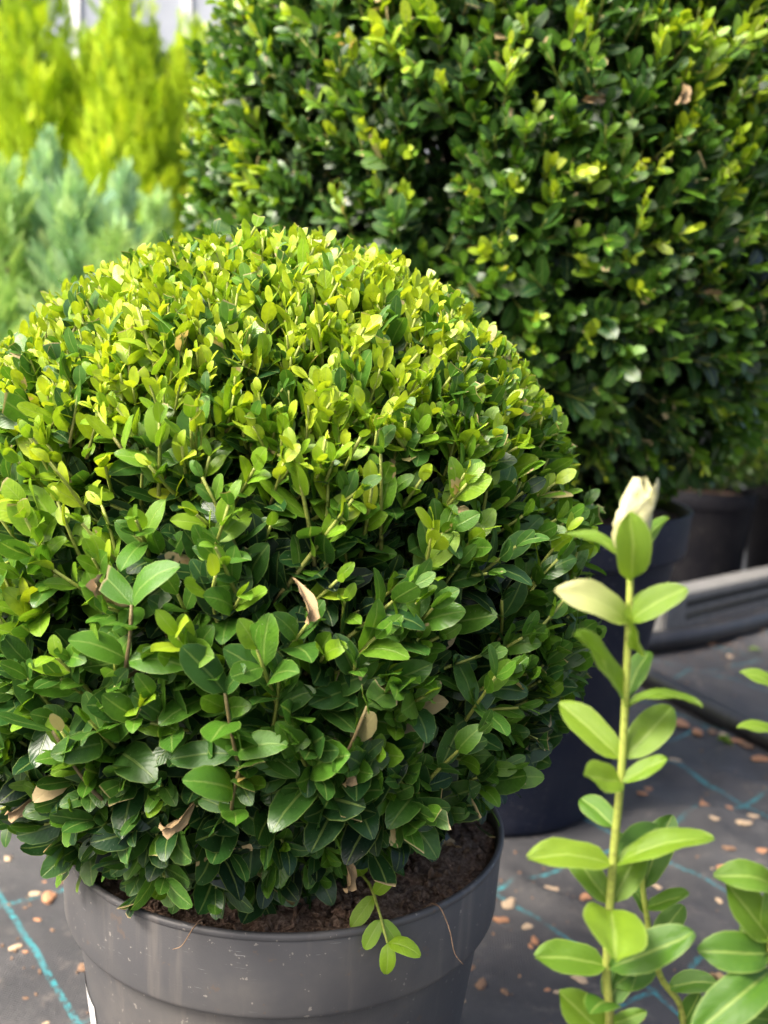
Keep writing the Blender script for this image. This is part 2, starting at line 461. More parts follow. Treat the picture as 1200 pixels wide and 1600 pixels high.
def box_shoots(rng, n, C, axes, zmin, up, tipf, age_fn, nodes, gap, leaf, view_cut, keep_clear=None, clip=None, sharp=0.018, tuck=None, grow=0.0, old_leaf=0.0, push=0.85):
    """shoots that end at the clipped surface of a ball; returns stems and leaves as flat arrays"""
    axes = np.asarray(axes); C = np.asarray(C)
    g = unit(rng.normal(size=(n, 3)))
    tocam = unit(np.array([0, 0, CAM_Z]) - C)
    f = rng.normal(tipf, sharp, n)
    tip = C + g * axes * f[:, None]
    keep = (tip[:, 2] > zmin) & ((g @ tocam > view_cut) | (rng.random(n) < 0.35))
    g, tip, f = g[keep], tip[keep], f[keep]; n = len(g)
    if tuck is not None: tip = tuck(tip)
    nrm = unit(g / axes)
    el = g[:, 2]
    lift = up * np.clip(1.0 - 0.2 * np.abs(el), 0, 1) * np.clip((tip[:, 2] - zmin) / (0.45 * axes[2]), 0.12, 1)
    d = unit(nrm * push + np.array([0, 0, 1.0]) * lift[:, None] + rng.normal(0, 0.26, (n, 3)))
    yng = age_fn(g, f, rng)
    if grow: tip = tip + d * (grow * (yng > 0.66) * rng.uniform(0.4, 1.3, n))[:, None]
    L_all = 0.006 + gap * nodes
    inside = np.linalg.norm((tip - d * L_all - C) / axes, axis=1) < 0.955
    inside &= (tip - d * L_all)[:, 2] > zmin - 0.03
    g, tip, f, nrm, d, yng = (q[inside] for q in (g, tip, f, nrm, d, yng)); n = len(g)
    s = np.concatenate([[0.004], 0.006 + gap * np.arange(1, nodes)])
    s = s[None] * rng.uniform(0.8, 1.2, (n, 1))
    bend = rng.normal(0, 1, (n, 3)) * 0.9
    pos = tip[:, None] - d[:, None] * s[..., None] + bend[:, None] * (s ** 2)[..., None]
    dn = unit(-np.gradient(pos, axis=1))
    e1, e2 = perp(d)
    phi = rng.uniform(0, 2 * np.pi, n)[:, None] + np.arange(nodes)[None] * np.pi / 2 + rng.normal(0, 0.25, (n, nodes))
    phi = np.stack([phi, phi + np.pi + rng.normal(0, 0.2, phi.shape)], -1)
    lat = np.cos(phi)[..., None] * e1[:, None, None] + np.sin(phi)[..., None] * e2[:, None, None]
    k = np.arange(nodes)
    beta = np.radians(np.clip(20 + 13 * k, 0, 66))[None, :, None] * (1 - 0.25 * yng)[:, None, None] + rng.normal(0, 0.22, phi.shape)
    a = np.cos(beta)[..., None] * dn[:, :, None] + np.sin(beta)[..., None] * lat
    nl = dn[:, :, None] * 0.9 + 0.55 * nrm[:, None, None] + np.array([0, 0, 0.30]) + rng.normal(0, 0.22, a.shape)
    F = frame(a, nl)
    pass                                        # 0 .. 1 of new growth on each shoot
    L = leaf * rng.uniform(0.70, 1.15, n)[:, None, None] * rng.uniform(0.72, 1.15, a.shape[:-1])
    L *= (np.array([0.60, 0.84] + [1.0] * (nodes - 2)))[None, :, None] * (1 - 0.30 * yng)[:, None, None] * (1 + old_leaf * np.clip(0.35 - g[:, 2], 0, 0.6) / 0.6)[:, None, None]
    L = np.minimum(L, leaf * 1.18)
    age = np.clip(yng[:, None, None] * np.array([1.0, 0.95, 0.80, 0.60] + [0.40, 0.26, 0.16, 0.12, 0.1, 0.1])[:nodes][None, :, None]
                  + rng.normal(0.0, 0.07, a.shape[:-1]), 0.0, 1)  # inner nodes are older, and their colour drops further to paint in depth contrast
    T = np.broadcast_to(pos[:, :, None], a.shape)
    keep = rng.random(a.shape[:-1]) > 0.06
    keep &= (T[..., 2] + a[..., 2] * L) > zmin - 0.035
    if keep_clear is not None: keep &= keep_clear(T, a, L)
    which = rng.integers(0, 6, a.shape[:-1])
    # the shears: a leaf that would stand out of the ball is cut off there
    f0 = np.linalg.norm((T - C) / axes, axis=-1); f1 = np.linalg.norm((T + a * L[..., None] - C) / axes, axis=-1)
    lim = clip(g, rng)[:, None, None] + rng.normal(0, 0.008, f0.shape)
    vc = np.where(f1 > lim, (lim - f0) / np.maximum(f1 - f0, 1e-6), 1.0)
    cutm = vc < 0.88
    ci = np.clip(np.round((vc - CUTS[0]) / 0.10), 0, 4).astype(int)
    which = np.where(cutm, 6 + ci * 3 + rng.integers(0, 3, which.shape), which)
    rnd = rng.random(which.shape); brown = (rng.random(which.shape) < 0.004) * rng.uniform(0.7, 1, which.shape)
    return dict(tip=tip, d=d, pos=pos, g=g, yng=yng, F=F, T=T, L=L, age=age, rnd=rnd, brown=brown, which=which, keep=keep, n=n, nodes=nodes)
def stems_into(acc, S, idx, r0=0.00075, r1=0.0016):
    P = S['pos'][idx][:, ::-1]; m = P.shape[1]
    R = np.linspace(r1, r0, m)[None] * np.ones((len(idx), 1))
    V, Q, ring = tubes(P, R, 5)
    t = np.clip((ring - 1) / (m - 1), 0, 1)
    ag = np.clip(0.38 + 0.50 * t[None] + 0.25 * (S['yng'][idx][:, None] - 0.5) * t[None], 0, 1)
    br = (ring > m)[None] * 1.0
    acc.add(V, Q, age=ag, brown=br * 0.8)
LEAF_MESHES = {}
def leaf_mesh(tset_key, tset, which, age, mat, brown=0.0):
    key = (tset_key, int(which), round(float(age) * 7), round(float(brown) * 2), mat.name)
    if key not in LEAF_MESHES:
        V, Q, lu, lv, bw = tset[int(which)]
        r = random.random() * 0.88
        me = quad_mesh('leaf', V, Q, dict(age=np.full(len(V), key[2] / 7), rnd=np.full(len(V), r), brown=np.maximum(bw, key[3] / 2), lu=lu, lv=lv))
        me.materials.append(mat); LEAF_MESHES[key] = me
    return LEAF_MESHES[key]
def leaf_obj(parent, me, F, T, L, name='leaf'):
    o = bpy.data.objects.new(name, me)
    W = Matrix([[*(F[i] * L), T[i]] for i in range(3)] + [[0, 0, 0, 1]])
    link(o, parent, W)
    return o
HI = template_set(5, 9, 300)
MIDT = template_set(3, 7, 300)
LOW = template_set(3, 5, 300)

def dress(root, S, mat, bulk, key, heroes, per_shoot, twig_r=(0.00075, 0.0016)):
    """hero shoots become parts (shoot > leaf); the rest of the leaves one foliage mass"""
    single = np.zeros(S['keep'].shape, bool)
    for i in heroes:
        st = Acc(); stems_into(st, S, np.array([i]), *twig_r)
        so = st.build('shoot', M['twig'], root, origin=S['pos'][i, -1])
        left = per_shoot
        for k in range(S['nodes']):
            for j in (0, 1):
                if S['keep'][i, k, j] and left > 0:
                    left -= 1; single[i, k, j] = True
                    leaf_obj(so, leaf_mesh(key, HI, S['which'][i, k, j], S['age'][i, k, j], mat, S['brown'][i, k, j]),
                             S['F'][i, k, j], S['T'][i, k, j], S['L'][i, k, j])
    m = S['keep'] & ~single
    ac = Acc()
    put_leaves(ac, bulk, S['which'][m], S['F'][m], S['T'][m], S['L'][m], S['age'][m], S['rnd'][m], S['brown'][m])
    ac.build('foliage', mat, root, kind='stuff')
    rest = np.setdiff1d(np.arange(S['n']), np.array(list(heroes), int))
    tw = Acc(); stems_into(tw, S, rest, *twig_r); tw.build('twigs', M['twig'], root, kind='stuff')
def woody(root, C, axes, base, n, seed, r_trunk, reach=0.72):
    """trunk and limbs inside the ball"""
    rng = np.random.default_rng(seed)
    C = np.asarray(C); base = np.asarray(base, float)
    top = C + np.array([0.01, 0.0, 0.15 * axes[2]])
    tube_obj('trunk', smooth_path([base, base * 0.5 + top * 0.5 + [r_trunk, -r_trunk, 0], top], 9), np.linspace(r_trunk, r_trunk * 0.5, 9), M['bark'], root, 9)
    g = unit(rng.normal(size=(n, 3))); g[:, 2] = g[:, 2] * 0.8 + 0.15
    end = C + g * np.asarray(axes) * reach * rng.uniform(0.9, 1.1, (n, 1))
    st = base + (top - base) * rng.uniform(0.1, 0.95, (n, 1))
    mid = (st + end) / 2 + rng.normal(0, 0.02, (n, 3)) - np.array([0, 0, 0.02])
    t = np.linspace(0, 1, 7)[None, :, None]
    P = (1 - t) ** 2 * st[:, None] + 2 * t * (1 - t) * mid[:, None] + t ** 2 * end[:, None]
    R = np.linspace(r_trunk * 0.30, r_trunk * 0.11, 7)[None] * rng.uniform(0.7, 1.2, (n, 1))
    V, Q, _ = tubes(P, R, 5); ac = Acc(); ac.add(V, Q, age=0.05); ac.build('limbs', M['twig'], root, kind='stuff')
def soil_disc(root, center, r, seed, mound=0.01, bits=900):
    rng = np.random.default_rng(seed)
    nr, na = 34, 110
    rr = np.linspace(0.001, r, nr); aa = np.arange(na) * 2 * np.pi / na
    Rm, Am = np.meshgrid(rr, aa, indexing='ij')
    X, Y = Rm * np.cos(Am), Rm * np.sin(Am)
    Z = mound * (1 - (Rm / r) ** 2) + rng.normal(0, 0.0016, X.shape) + 0.003 * np.sin(61 * X + 3) * np.cos(53 * Y) + 0.002 * np.sin(130 * X - 90 * Y)
    V = np.stack([X, Y, Z], -1).reshape(1, -1, 3) + np.asarray(center)
    Q = np.array([(i * na + j, (i + 1) * na + j, (i + 1) * na + (j + 1) % na, i * na + (j + 1) % na) for i in range(nr - 1) for j in range(na)])
    ac = Acc(); ac.add(V, Q)
    so = ac.build('soil', M['soil'], root, origin=center)
    # crumbs and fibres
    q = np.sqrt(rng.random(bits)) * r * 0.98; al = rng.uniform(0, 2 * np.pi, bits)
    T = np.asarray(center) + np.stack([q * np.cos(al), q * np.sin(al), mound * (1 - (q / r) ** 2) + 0.001 + 0 * q], -1)
    cube = np.array([(x, y, z) for x in (-1, 1) for y in (-1, 1) for z in (-1, 1)], float)
    cube *= np.array([[1.0], [0.7], [0.9], [1.1], [0.8], [1.0], [0.75], [0.95]])
    Qc = np.array([(0, 1, 3, 2), (4, 6, 7, 5), (0, 4, 5, 1), (2, 3, 7, 6), (0, 2, 6, 4), (1, 5, 7, 3)])
    F = frame(rng.normal(size=(bits, 3)), rng.normal(size=(bits, 3)))
    sz = rng.uniform(0.0006, 0.0026, (bits, 1)) * np.where(rng.random((bits, 1)) < 0.18, np.array([0.4, 3.2, 0.4]), np.array([1, 1.2, 0.8]))
    P = np.einsum('nij,nkj->nki', F, cube[None] * sz[:, None]) + T[:, None]
    cr = Acc(); cr.add(P, Qc); cr.build('crumbs', M['soil'], so, kind='stuff', smooth=False)
    return so
# base, tip, upper side, width, new growth, dry
YOUNG_LEAVES = [
    (0, (0.0990, 0.3750, 0.5728), (0.0964, 0.3720, 0.5994), (0, -1, 0.25), 0.60, 0.85, 0.00),
    (0, (0.1014, 0.3840, 0.5737), (0.1119, 0.3940, 0.6005), (-0.8, -0.5, 0.3), 0.45, 0.60, 0.00),
    (0, (0.0996, 0.3830, 0.5765), (0.0792, 0.3920, 0.5932), (0.5, -0.5, 0.75), 0.42, 0.70, 0.00),
    (0, (0.1001, 0.3780, 0.5538), (0.0743, 0.3700, 0.5708), (0.45, -0.75, 0.6), 0.52, 0.90, 0.55),
    (0, (0.1007, 0.3760, 0.5562), (0.1163, 0.3680, 0.5730), (-0.5, -0.7, 0.6), 0.55, 0.75, 0.00),
    (0, (0.1024, 0.3840, 0.5564), (0.1219, 0.3950, 0.5698), (-0.3, -0.4, 0.9), 0.48, 0.85, 0.00),
    (0, (0.0996, 0.3720, 0.5461), (0.0946, 0.3520, 0.5645), (0, -0.8, 0.7), 0.70, 0.80, 0.00),
    (0, (0.1012, 0.3760, 0.5155), (0.0796, 0.3620, 0.5543), (0.9, -0.35, 0.3), 0.46, 0.70, 0.00),
    (0, (0.1033, 0.3770, 0.5174), (0.1299, 0.3720, 0.5292), (-0.2, -0.15, 1), 0.40, 0.75, 0.00),
    (0, (0.1060, 0.3860, 0.5246), (0.1139, 0.3950, 0.5403), (-0.6, -0.7, 0.2), 0.50, 0.50, 0.00),
    (0, (0.1033, 0.3810, 0.4930), (0.0803, 0.3860, 0.5185), (0.35, -0.9, 0.35), 0.52, 0.90, 0.00),
    (0, (0.1052, 0.3810, 0.4950), (0.1247, 0.3860, 0.5181), (-0.35, -0.9, 0.35), 0.56, 0.90, 0.00),
    (0, (0.1022, 0.3740, 0.4857), (0.0867, 0.3620, 0.4974), (0.3, -0.6, 0.9), 0.70, 0.85, 0.00),
    (0, (0.1028, 0.3740, 0.4857), (0.1171, 0.3680, 0.5027), (-0.3, -0.6, 0.8), 0.45, 0.85, 0.00),
    (0, (0.1059, 0.3840, 0.4648), (0.0919, 0.3960, 0.4720), (0.2, -0.9, 0.4), 0.62, 0.50, 0.00),
    (0, (0.1029, 0.3760, 0.4530), (0.0673, 0.3680, 0.4595), (0.1, -0.45, 0.9), 0.46, 0.90, 0.00),
    (0, (0.1066, 0.3760, 0.4532), (0.1383, 0.3720, 0.4731), (-0.1, -0.35, 0.95), 0.40, 0.85, 0.00),
    (0, (0.1086, 0.3840, 0.4520), (0.1281, 0.3960, 0.4631), (-0.3, -0.7, 0.5), 0.50, 0.35, 0.00),
    (0, (0.1061, 0.3840, 0.4305), (0.0873, 0.3920, 0.4504), (0.3, -0.9, 0.3), 0.50, 0.65, 0.00),
    (0, (0.1085, 0.3840, 0.4345), (0.1187, 0.3900, 0.4544), (-0.3, -0.9, 0.3), 0.56, 0.70, 0.00),
    (0, (0.1046, 0.3700, 0.4295), (0.0992, 0.3440, 0.4338), (0, -0.6, 0.85), 0.95, 0.95, 0.00),
    (0, (0.1041, 0.3770, 0.4033), (0.0747, 0.3700, 0.4141), (0.1, -0.6, 0.8), 0.56, 0.60, 0.00),
    (0, (0.1074, 0.3720, 0.4024), (0.1326, 0.3620, 0.4318), (-0.35, -0.6, 0.75), 0.46, 0.35, 0.00),
    (0, (0.1144, 0.3840, 0.3947), (0.1322, 0.3960, 0.4030), (-0.3, -0.9, 0.3), 0.60, 0.50, 0.00),
    (0, (0.1069, 0.3760, 0.3744), (0.0882, 0.3700, 0.3951), (0.4, -0.8, 0.4), 0.55, 0.80, 0.00),
    (0, (0.1105, 0.3760, 0.3761), (0.1196, 0.3700, 0.3893), (-0.4, -0.8, 0.5), 0.50, 0.60, 0.00),
    (1, (0.1232, 0.3980, 0.4273), (0.1334, 0.4040, 0.4610), (-0.5, -0.8, 0.2), 0.50, 0.40, 0.00),
    (1, (0.1219, 0.3980, 0.4288), (0.1122, 0.4040, 0.4523), (0.5, -0.8, 0.3), 0.50, 0.40, 0.00),
    (1, (0.1249, 0.3960, 0.4210), (0.1368, 0.3860, 0.4364), (-0.3, -0.4, 0.9), 0.55, 0.45, 0.00),
    (1, (0.1264, 0.3980, 0.4168), (0.1190, 0.4040, 0.4298), (0.4, -0.8, 0.4), 0.50, 0.40, 0.00),
    (1, (0.1295, 0.3980, 0.4016), (0.1433, 0.4050, 0.4198), (-0.5, -0.7, 0.3), 0.55, 0.50, 0.00),
    (1, (0.1373, 0.3970, 0.3825), (0.1571, 0.3920, 0.3917), (-0.1, -0.5, 0.9), 0.60, 0.35, 0.00),
    (1, (0.1353, 0.4000, 0.3882), (0.1190, 0.4040, 0.3972), (0.4, -0.8, 0.4), 0.50, 0.30, 0.00),
    (1, (0.1446, 0.3970, 0.3657), (0.1493, 0.3900, 0.3834), (-0.3, -0.8, 0.4), 0.55, 0.35, 0.00),
    (2, (0.1683, 0.3760, 0.4453), (0.1483, 0.3700, 0.4551), (0.2, -0.6, 0.8), 0.62, 0.60, 0.00),
    (2, (0.1709, 0.3760, 0.4209), (0.1533, 0.3720, 0.4467), (0.3, -0.9, 0.4), 0.60, 0.70, 0.00),
    (2, (0.1740, 0.3780, 0.4198), (0.1748, 0.3760, 0.4471), (-0.2, -0.9, 0.4), 0.60, 0.60, 0.00),
    (2, (0.1685, 0.3740, 0.4162), (0.1419, 0.3660, 0.4222), (0.1, -0.75, 0.7), 0.58, 0.45, 0.00),
    (2, (0.1735, 0.3800, 0.4112), (0.1621, 0.3840, 0.4219), (0.3, -0.9, 0.4), 0.58, 0.50, 0.00),
    (2, (0.1703, 0.3680, 0.4101), (0.1369, 0.3480, 0.4011), (-0.2, -0.75, 0.7), 0.46, 0.40, 0.00),
    (2, (0.1735, 0.3740, 0.4048), (0.1554, 0.3680, 0.4130), (0.3, -0.3, 0.9), 0.40, 0.45, 0.00),
    (2, (0.1776, 0.3780, 0.3815), (0.1620, 0.3720, 0.3894), (0.3, -0.8, 0.5), 0.60, 0.50, 0.00),
    (2, (0.1791, 0.3840, 0.3893), (0.1774, 0.3920, 0.3929), (0, -0.9, 0.4), 0.60, 0.40, 0.00),
    (2, (0.1689, 0.3780, 0.5075), (0.1494, 0.3740, 0.5167), (0.1, -0.35, 0.9), 0.42, 0.80, 0.00),
    (2, (0.1667, 0.3800, 0.5272), (0.1512, 0.3780, 0.5386), (0.3, -0.5, 0.8), 0.42, 0.85, 0.00),
    (2, (0.1688, 0.3800, 0.5273), (0.1823, 0.3780, 0.5395), (-0.3, -0.5, 0.8), 0.42, 0.85, 0.00),
    (2, (0.1701, 0.3800, 0.5068), (0.1879, 0.3780, 0.5140), (-0.3, -0.5, 0.8), 0.42, 0.85, 0.00),
    (2, (0.1728, 0.3800, 0.4677), (0.1885, 0.3780, 0.4864), (-0.3, -0.5, 0.8), 0.45, 0.70, 0.00),
]
YOUNG_STEMS = [
    [(0.1003, 0.3820, 0.5812), (0.1014, 0.3800, 0.5573), (0.1034, 0.3780, 0.4956), (0.1034, 0.3780, 0.4520), (0.1049, 0.3780, 0.4027), (0.1087, 0.3780, 0.3715)],
    [(0.1209, 0.4000, 0.4548), (0.1239, 0.3980, 0.4258), (0.1340, 0.3980, 0.3895), (0.1476, 0.3980, 0.3619)],
    [(0.1665, 0.3800, 0.5340), (0.1701, 0.3800, 0.5068), (0.1713, 0.3790, 0.4681), (0.1732, 0.3780, 0.4168), (0.1777, 0.3780, 0.3755)],
]
# x, y, colour, length
CHIPS = [
    (0.183, 1.128, 'tan', 0.022), (0.170, 1.088, 'orange', 0.017), (0.198, 1.076, 'tan', 0.013), (0.203, 1.047, 'orange', 0.012), 
    (0.197, 1.037, 'orange', 0.008), (0.156, 1.059, 'brown', 0.006), (0.123, 0.989, 'brown', 0.011), (0.132, 0.960, 'brown', 0.016), 
    (0.157, 0.950, 'brown', 0.011), (0.109, 0.930, 'tan', 0.008), (0.243, 1.168, 'tan', 0.017), (0.284, 1.150, 'orange', 0.016), 
    (0.214, 0.953, 'tan', 0.008), (0.227, 0.939, 'tan', 0.016), (0.242, 0.978, 'tan', 0.016), (0.301, 0.972, 'orange', 0.009), 
    (0.522, 1.577, 'tan', 0.020), (0.438, 1.461, 'orange', 0.015), (0.453, 1.489, 'orange', 0.015), (0.521, 1.413, 'orange', 0.021), 
    (0.549, 1.395, 'orange', 0.017), (0.469, 1.325, 'orange', 0.029), (0.517, 1.358, 'tan', 0.014), (0.561, 1.359, 'tan', 0.018), 
    (0.582, 1.378, 'tan', 0.014), (0.516, 1.286, 'brown', 0.018), (0.560, 1.282, 'orange', 0.015), (0.491, 1.232, 'orange', 0.019), 
    (0.385, 1.185, 'tan', 0.012), (0.455, 1.152, 'tan', 0.012), (0.599, 1.791, 'orange', 0.035), (0.618, 1.753, 'orange', 0.026), 
    (0.644, 1.750, 'brown', 0.023), (0.658, 1.727, 'tan', 0.023), (0.697, 1.650, 'orange', 0.030), (0.688, 1.693, 'brown', 0.025), 
    (0.676, 1.710, 'orange', 0.020), (0.868, 2.423, 'orange', 0.023), (0.985, 2.653, 'brown', 0.046), (0.987, 2.558, 'orange', 0.036), 
    (1.051, 2.611, 'orange', 0.045), (1.106, 2.685, 'brown', 0.042), (0.849, 2.455, 'brown', 0.027), (0.639, 2.040, 'orange', 0.023), 
    (0.626, 2.096, 'brown', 0.024), (0.870, 2.298, 'tan', 0.018), (-0.402, 1.092, 'tan', 0.012), (-0.381, 1.083, 'orange', 0.021), 
    (-0.379, 1.039, 'orange', 0.008), (-0.381, 0.975, 'tan', 0.013), (-0.298, 0.953, 'brown', 0.013), (-0.464, 1.165, 'tan', 0.010), 
    (-0.378, 1.119, 'brown', 0.009), (-0.339, 0.898, 'brown', 0.006), 
]

# ------------------------------------------------------------------ ground
POTS = [(-0.064, 0.721, 0.14), (0.17, 1.50, 0.22)]
def ground_z(x, y):
    x = np.asarray(x, float); y = np.asarray(y, float)
    z = 0.0022 * np.sin(9.1 * x + 2.0 * y + 0.4) * np.sin(7.3 * y - 3.1 * x) + 0.0014 * np.sin(23 * x + 11 * y) * np.cos(17 * y - 9 * x)
    rid = lambda q: np.maximum(1 - np.abs(np.sin(q)) * 1.6, 0) ** 2
    crease = 0.008 * rid(6.1 * x + 3.3 * y + 1.3 * np.sin(3.1 * y + x)) + 0.006 * rid(4.7 * y - 7.9 * x + 1.1 * np.sin(4.3 * x)) + 0.0022 * rid(13 * x - 5 * y + np.sin(9 * y))
    z = z + crease * np.clip((x - 0.05) / 0.2, 0.25, 1)
    def fold(x0, y0, x1, y1, w, h):
        d = np.array([x1 - x0, y1 - y0]); L = np.hypot(*d); d = d / L
        t = (x - x0) * d[0] + (y - y0) * d[1]; s = -(x - x0) * d[1] + (y - y0) * d[0]
        s = s + 0.012 * np.sin(t * 22)
        return h * np.exp(-(s / w) ** 2) * np.clip(np.minimum(t + 0.08, L + 0.08 - t) / 0.16, 0, 1)
    z = z + fold(0.19, 1.20, 0.36, 1.02, 0.016, 0.018) + fold(0.27, 1.24, 0.42, 1.10, 0.012, 0.014) + fold(0.46, 1.62, 0.70, 1.44, 0.03, 0.022)
    z = z + fold(0.36, 1.42, 0.66, 1.34, 0.022, 0.016) + fold(0.30, 1.08, 0.52, 0.90, 0.02, 0.012) + fold(-0.5, 1.02, -0.30, 0.96, 0.02, 0.004)
    z = z + fold(0.7, 2.2, 1.0, 1.8, 0.05, 0.012)
    for px, py, r in POTS:
        z = z * np.clip((np.hypot(x - px, y - py) - r) / 0.05, 0, 1)
    far = np.clip((np.hypot(x, y - 1.5) - 4.0) / 2.0, 0, 1)
    return z * (1 - far)
def axis(lo, hi, a, b, fine, steps):
    inner = np.arange(a, b + 1e-6, fine)
    return np.concatenate([np.array([-1, 1])[0:1] * 0 + a - (a - lo) * (np.linspace(1, 0, steps + 1)[:-1] ** 3), inner, b + (hi - b) * (np.linspace(0, 1, steps + 1)[1:] ** 3)])
gx = axis(-400, 400, -1.2, 1.5, 0.012, 14); gy = axis(-400, 600, 0.4, 3.0, 0.012, 14)
GX, GY = np.meshgrid(gx, gy)
GV = np.stack([GX, GY, ground_z(GX, GY)], -1).reshape(-1, 3)
nxg = len(gx)
ii, jj = np.meshgrid(np.arange(nxg - 1), np.arange(len(gy) - 1))
k0 = (jj * nxg + ii).ravel()
gme = quad_mesh('ground', GV, np.stack([k0, k0 + 1, k0 + nxg + 1, k0 + nxg], -1))
gme.materials.append(M['fabric'])
tag(link(bpy.data.objects.new('ground', gme)), 'black woven weed-control fabric with teal marker threads and dust', None, None, 'structure')

# ------------------------------------------------------------------ pots
def pot(root, center, prof, mat, rim_r, rim_z, lip):
    p = lathe('pot', rounded(prof), mat, root, center)
    ring = [(rim_r - lip * 0.9, rim_z - 0.0005), (rim_r - lip * 0.7, rim_z + 0.0022), (rim_r - 0.0002, rim_z + 0.0026), (rim_r + 0.0012, rim_z + 0.0012), (rim_r + 0.0012, rim_z - 0.0016), (rim_r - 0.0004, rim_z - 0.0024)]
    lathe('rim', rounded(ring, 0.0005), mat, p, center)
    return p

# ---- the clipped box ball in the grey pot
PC = (-0.064, 0.721, 0.0)
ball = thing('potted_box_shrub', 'box shrub clipped into a ball with yellow-green top growth, in a grey plastic pot', 'potted shrub', PC)
pot(ball, PC, [(0.0, 0.004), (0.118, 0.004), (0.124, 0.0), (0.130, 0.006), (0.1585, 0.236), (0.1595, 0.2395), (0.1665, 0.2415), (0.1682, 0.245), (0.1700, 0.299),
               (0.1668, 0.3004), (0.1660, 0.297), (0.1625, 0.246), (0.1555, 0.236), (0.127, 0.010), (0.0, 0.010)], M['grey_pot'], 0.170, 0.2995, 0.0045)
soil = soil_disc(ball, (PC[0], PC[1], 0.2915), 0.1648, 5, 0.012, 2600)
BC = np.array([-0.086, 0.721, 0.498]); BA = np.array([0.246, 0.246, 0.252])
woody(ball, BC, BA, (PC[0], PC[1], 0.285), 120, 4, 0.013)
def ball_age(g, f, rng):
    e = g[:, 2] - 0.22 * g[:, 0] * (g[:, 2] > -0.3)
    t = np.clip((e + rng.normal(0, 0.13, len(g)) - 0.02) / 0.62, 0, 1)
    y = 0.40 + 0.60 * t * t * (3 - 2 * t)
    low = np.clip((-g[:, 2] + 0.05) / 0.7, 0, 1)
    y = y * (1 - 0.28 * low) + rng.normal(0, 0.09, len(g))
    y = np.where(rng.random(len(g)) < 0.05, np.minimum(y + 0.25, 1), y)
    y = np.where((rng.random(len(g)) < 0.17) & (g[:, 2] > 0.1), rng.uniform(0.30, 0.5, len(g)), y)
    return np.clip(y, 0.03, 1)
def ball_clip(g, rng):
    top = np.clip((g[:, 2] - 0.0) / 0.5, 0, 1)
    return top * rng.normal(1.0, 0.012, len(g)) + (1 - top) * rng.normal(1.075, 0.04, len(g))
def clear_pot(T, a, L):
    """no leaf through the pot wall or its collar"""
    e = T + a * L[..., None]; r = np.hypot(e[..., 0] - PC[0], e[..., 1] - PC[1])
    rt = np.hypot(T[..., 0] - PC[0], T[..., 1] - PC[1])
    ok = (e[..., 2] > 0.302) | ((r < 0.158) & (e[..., 2] > 0.286)) | ((r > 0.18) & (rt > 0.165) & (e[..., 2] > 0.27))
    return ok & ((T[..., 2] > 0.304) | (rt < 0.155))
def tuck_in(p):
    """the ball is thinner low down towards its right front, where the soil lies open"""
    d = p - BC; az = np.degrees(np.arctan2(d[:, 1], d[:, 0]))
    w = np.exp(-((az + 38) / 34) ** 2) * np.clip((0.395 - p[:, 2]) / 0.075, 0, 1)
    q = p.copy(); q[:, :2] = BC[:2] + d[:, :2] * (1 - 0.33 * w)[:, None]
    return q
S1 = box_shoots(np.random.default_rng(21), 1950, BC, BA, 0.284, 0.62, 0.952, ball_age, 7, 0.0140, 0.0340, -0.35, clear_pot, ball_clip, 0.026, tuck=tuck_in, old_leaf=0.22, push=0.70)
# a second, deeper generation of older shoots fills the inside, coloured extra dark to deepen the shade there
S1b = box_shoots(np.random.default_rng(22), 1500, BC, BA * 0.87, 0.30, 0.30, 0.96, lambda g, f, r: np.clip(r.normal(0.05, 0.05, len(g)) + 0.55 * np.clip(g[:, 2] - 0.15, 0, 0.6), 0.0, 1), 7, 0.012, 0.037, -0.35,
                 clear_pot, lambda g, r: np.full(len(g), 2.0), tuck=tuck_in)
tc = unit(np.array([0, 0, CAM_Z]) - S1['tip'])
face = (unit(S1['g'] / BA) * tc).sum(-1)
infront = np.where((face > 0.42) & (S1['tip'][:, 0] > -0.285) & (S1['tip'][:, 2] < 0.66))[0]
order = infront[np.argsort(-(face[infront] + np.random.default_rng(3).uniform(0, 0.7, len(infront))))]
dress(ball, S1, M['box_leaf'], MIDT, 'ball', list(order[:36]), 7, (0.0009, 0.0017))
# short, crowded new growth on the crown of the ball, sheared flat
S1c = box_shoots(np.random.default_rng(23), 5200, BC, BA, 0.55, 0.75, 0.962, ball_age, 4, 0.0095, 0.0275, -0.6, lambda T, a, L: np.broadcast_to((T[:, :1, :1, 2] > 0.615 + 0.03 * np.sin(37 * T[:, :1, :1, 0]) * np.sin(29 * T[:, :1, :1, 1])), T.shape[:-1]), ball_clip, 0.016, push=0.6)
m = S1c['keep']; crown = Acc()
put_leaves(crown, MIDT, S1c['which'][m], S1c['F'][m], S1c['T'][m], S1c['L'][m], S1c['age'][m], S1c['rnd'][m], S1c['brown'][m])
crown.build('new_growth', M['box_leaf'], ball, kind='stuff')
ctw = Acc(); stems_into(ctw, S1c, np.where(m.any((1, 2)))[0], 0.0007, 0.0011); ctw.build('new_twigs', M['twig'], ball, kind='stuff')
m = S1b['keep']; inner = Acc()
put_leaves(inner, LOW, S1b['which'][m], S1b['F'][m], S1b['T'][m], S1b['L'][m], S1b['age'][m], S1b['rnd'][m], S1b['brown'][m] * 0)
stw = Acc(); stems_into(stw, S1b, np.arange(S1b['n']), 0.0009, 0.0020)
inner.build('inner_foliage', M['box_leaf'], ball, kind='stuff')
stw.build('inner_twigs', M['twig'], ball, kind='stuff')
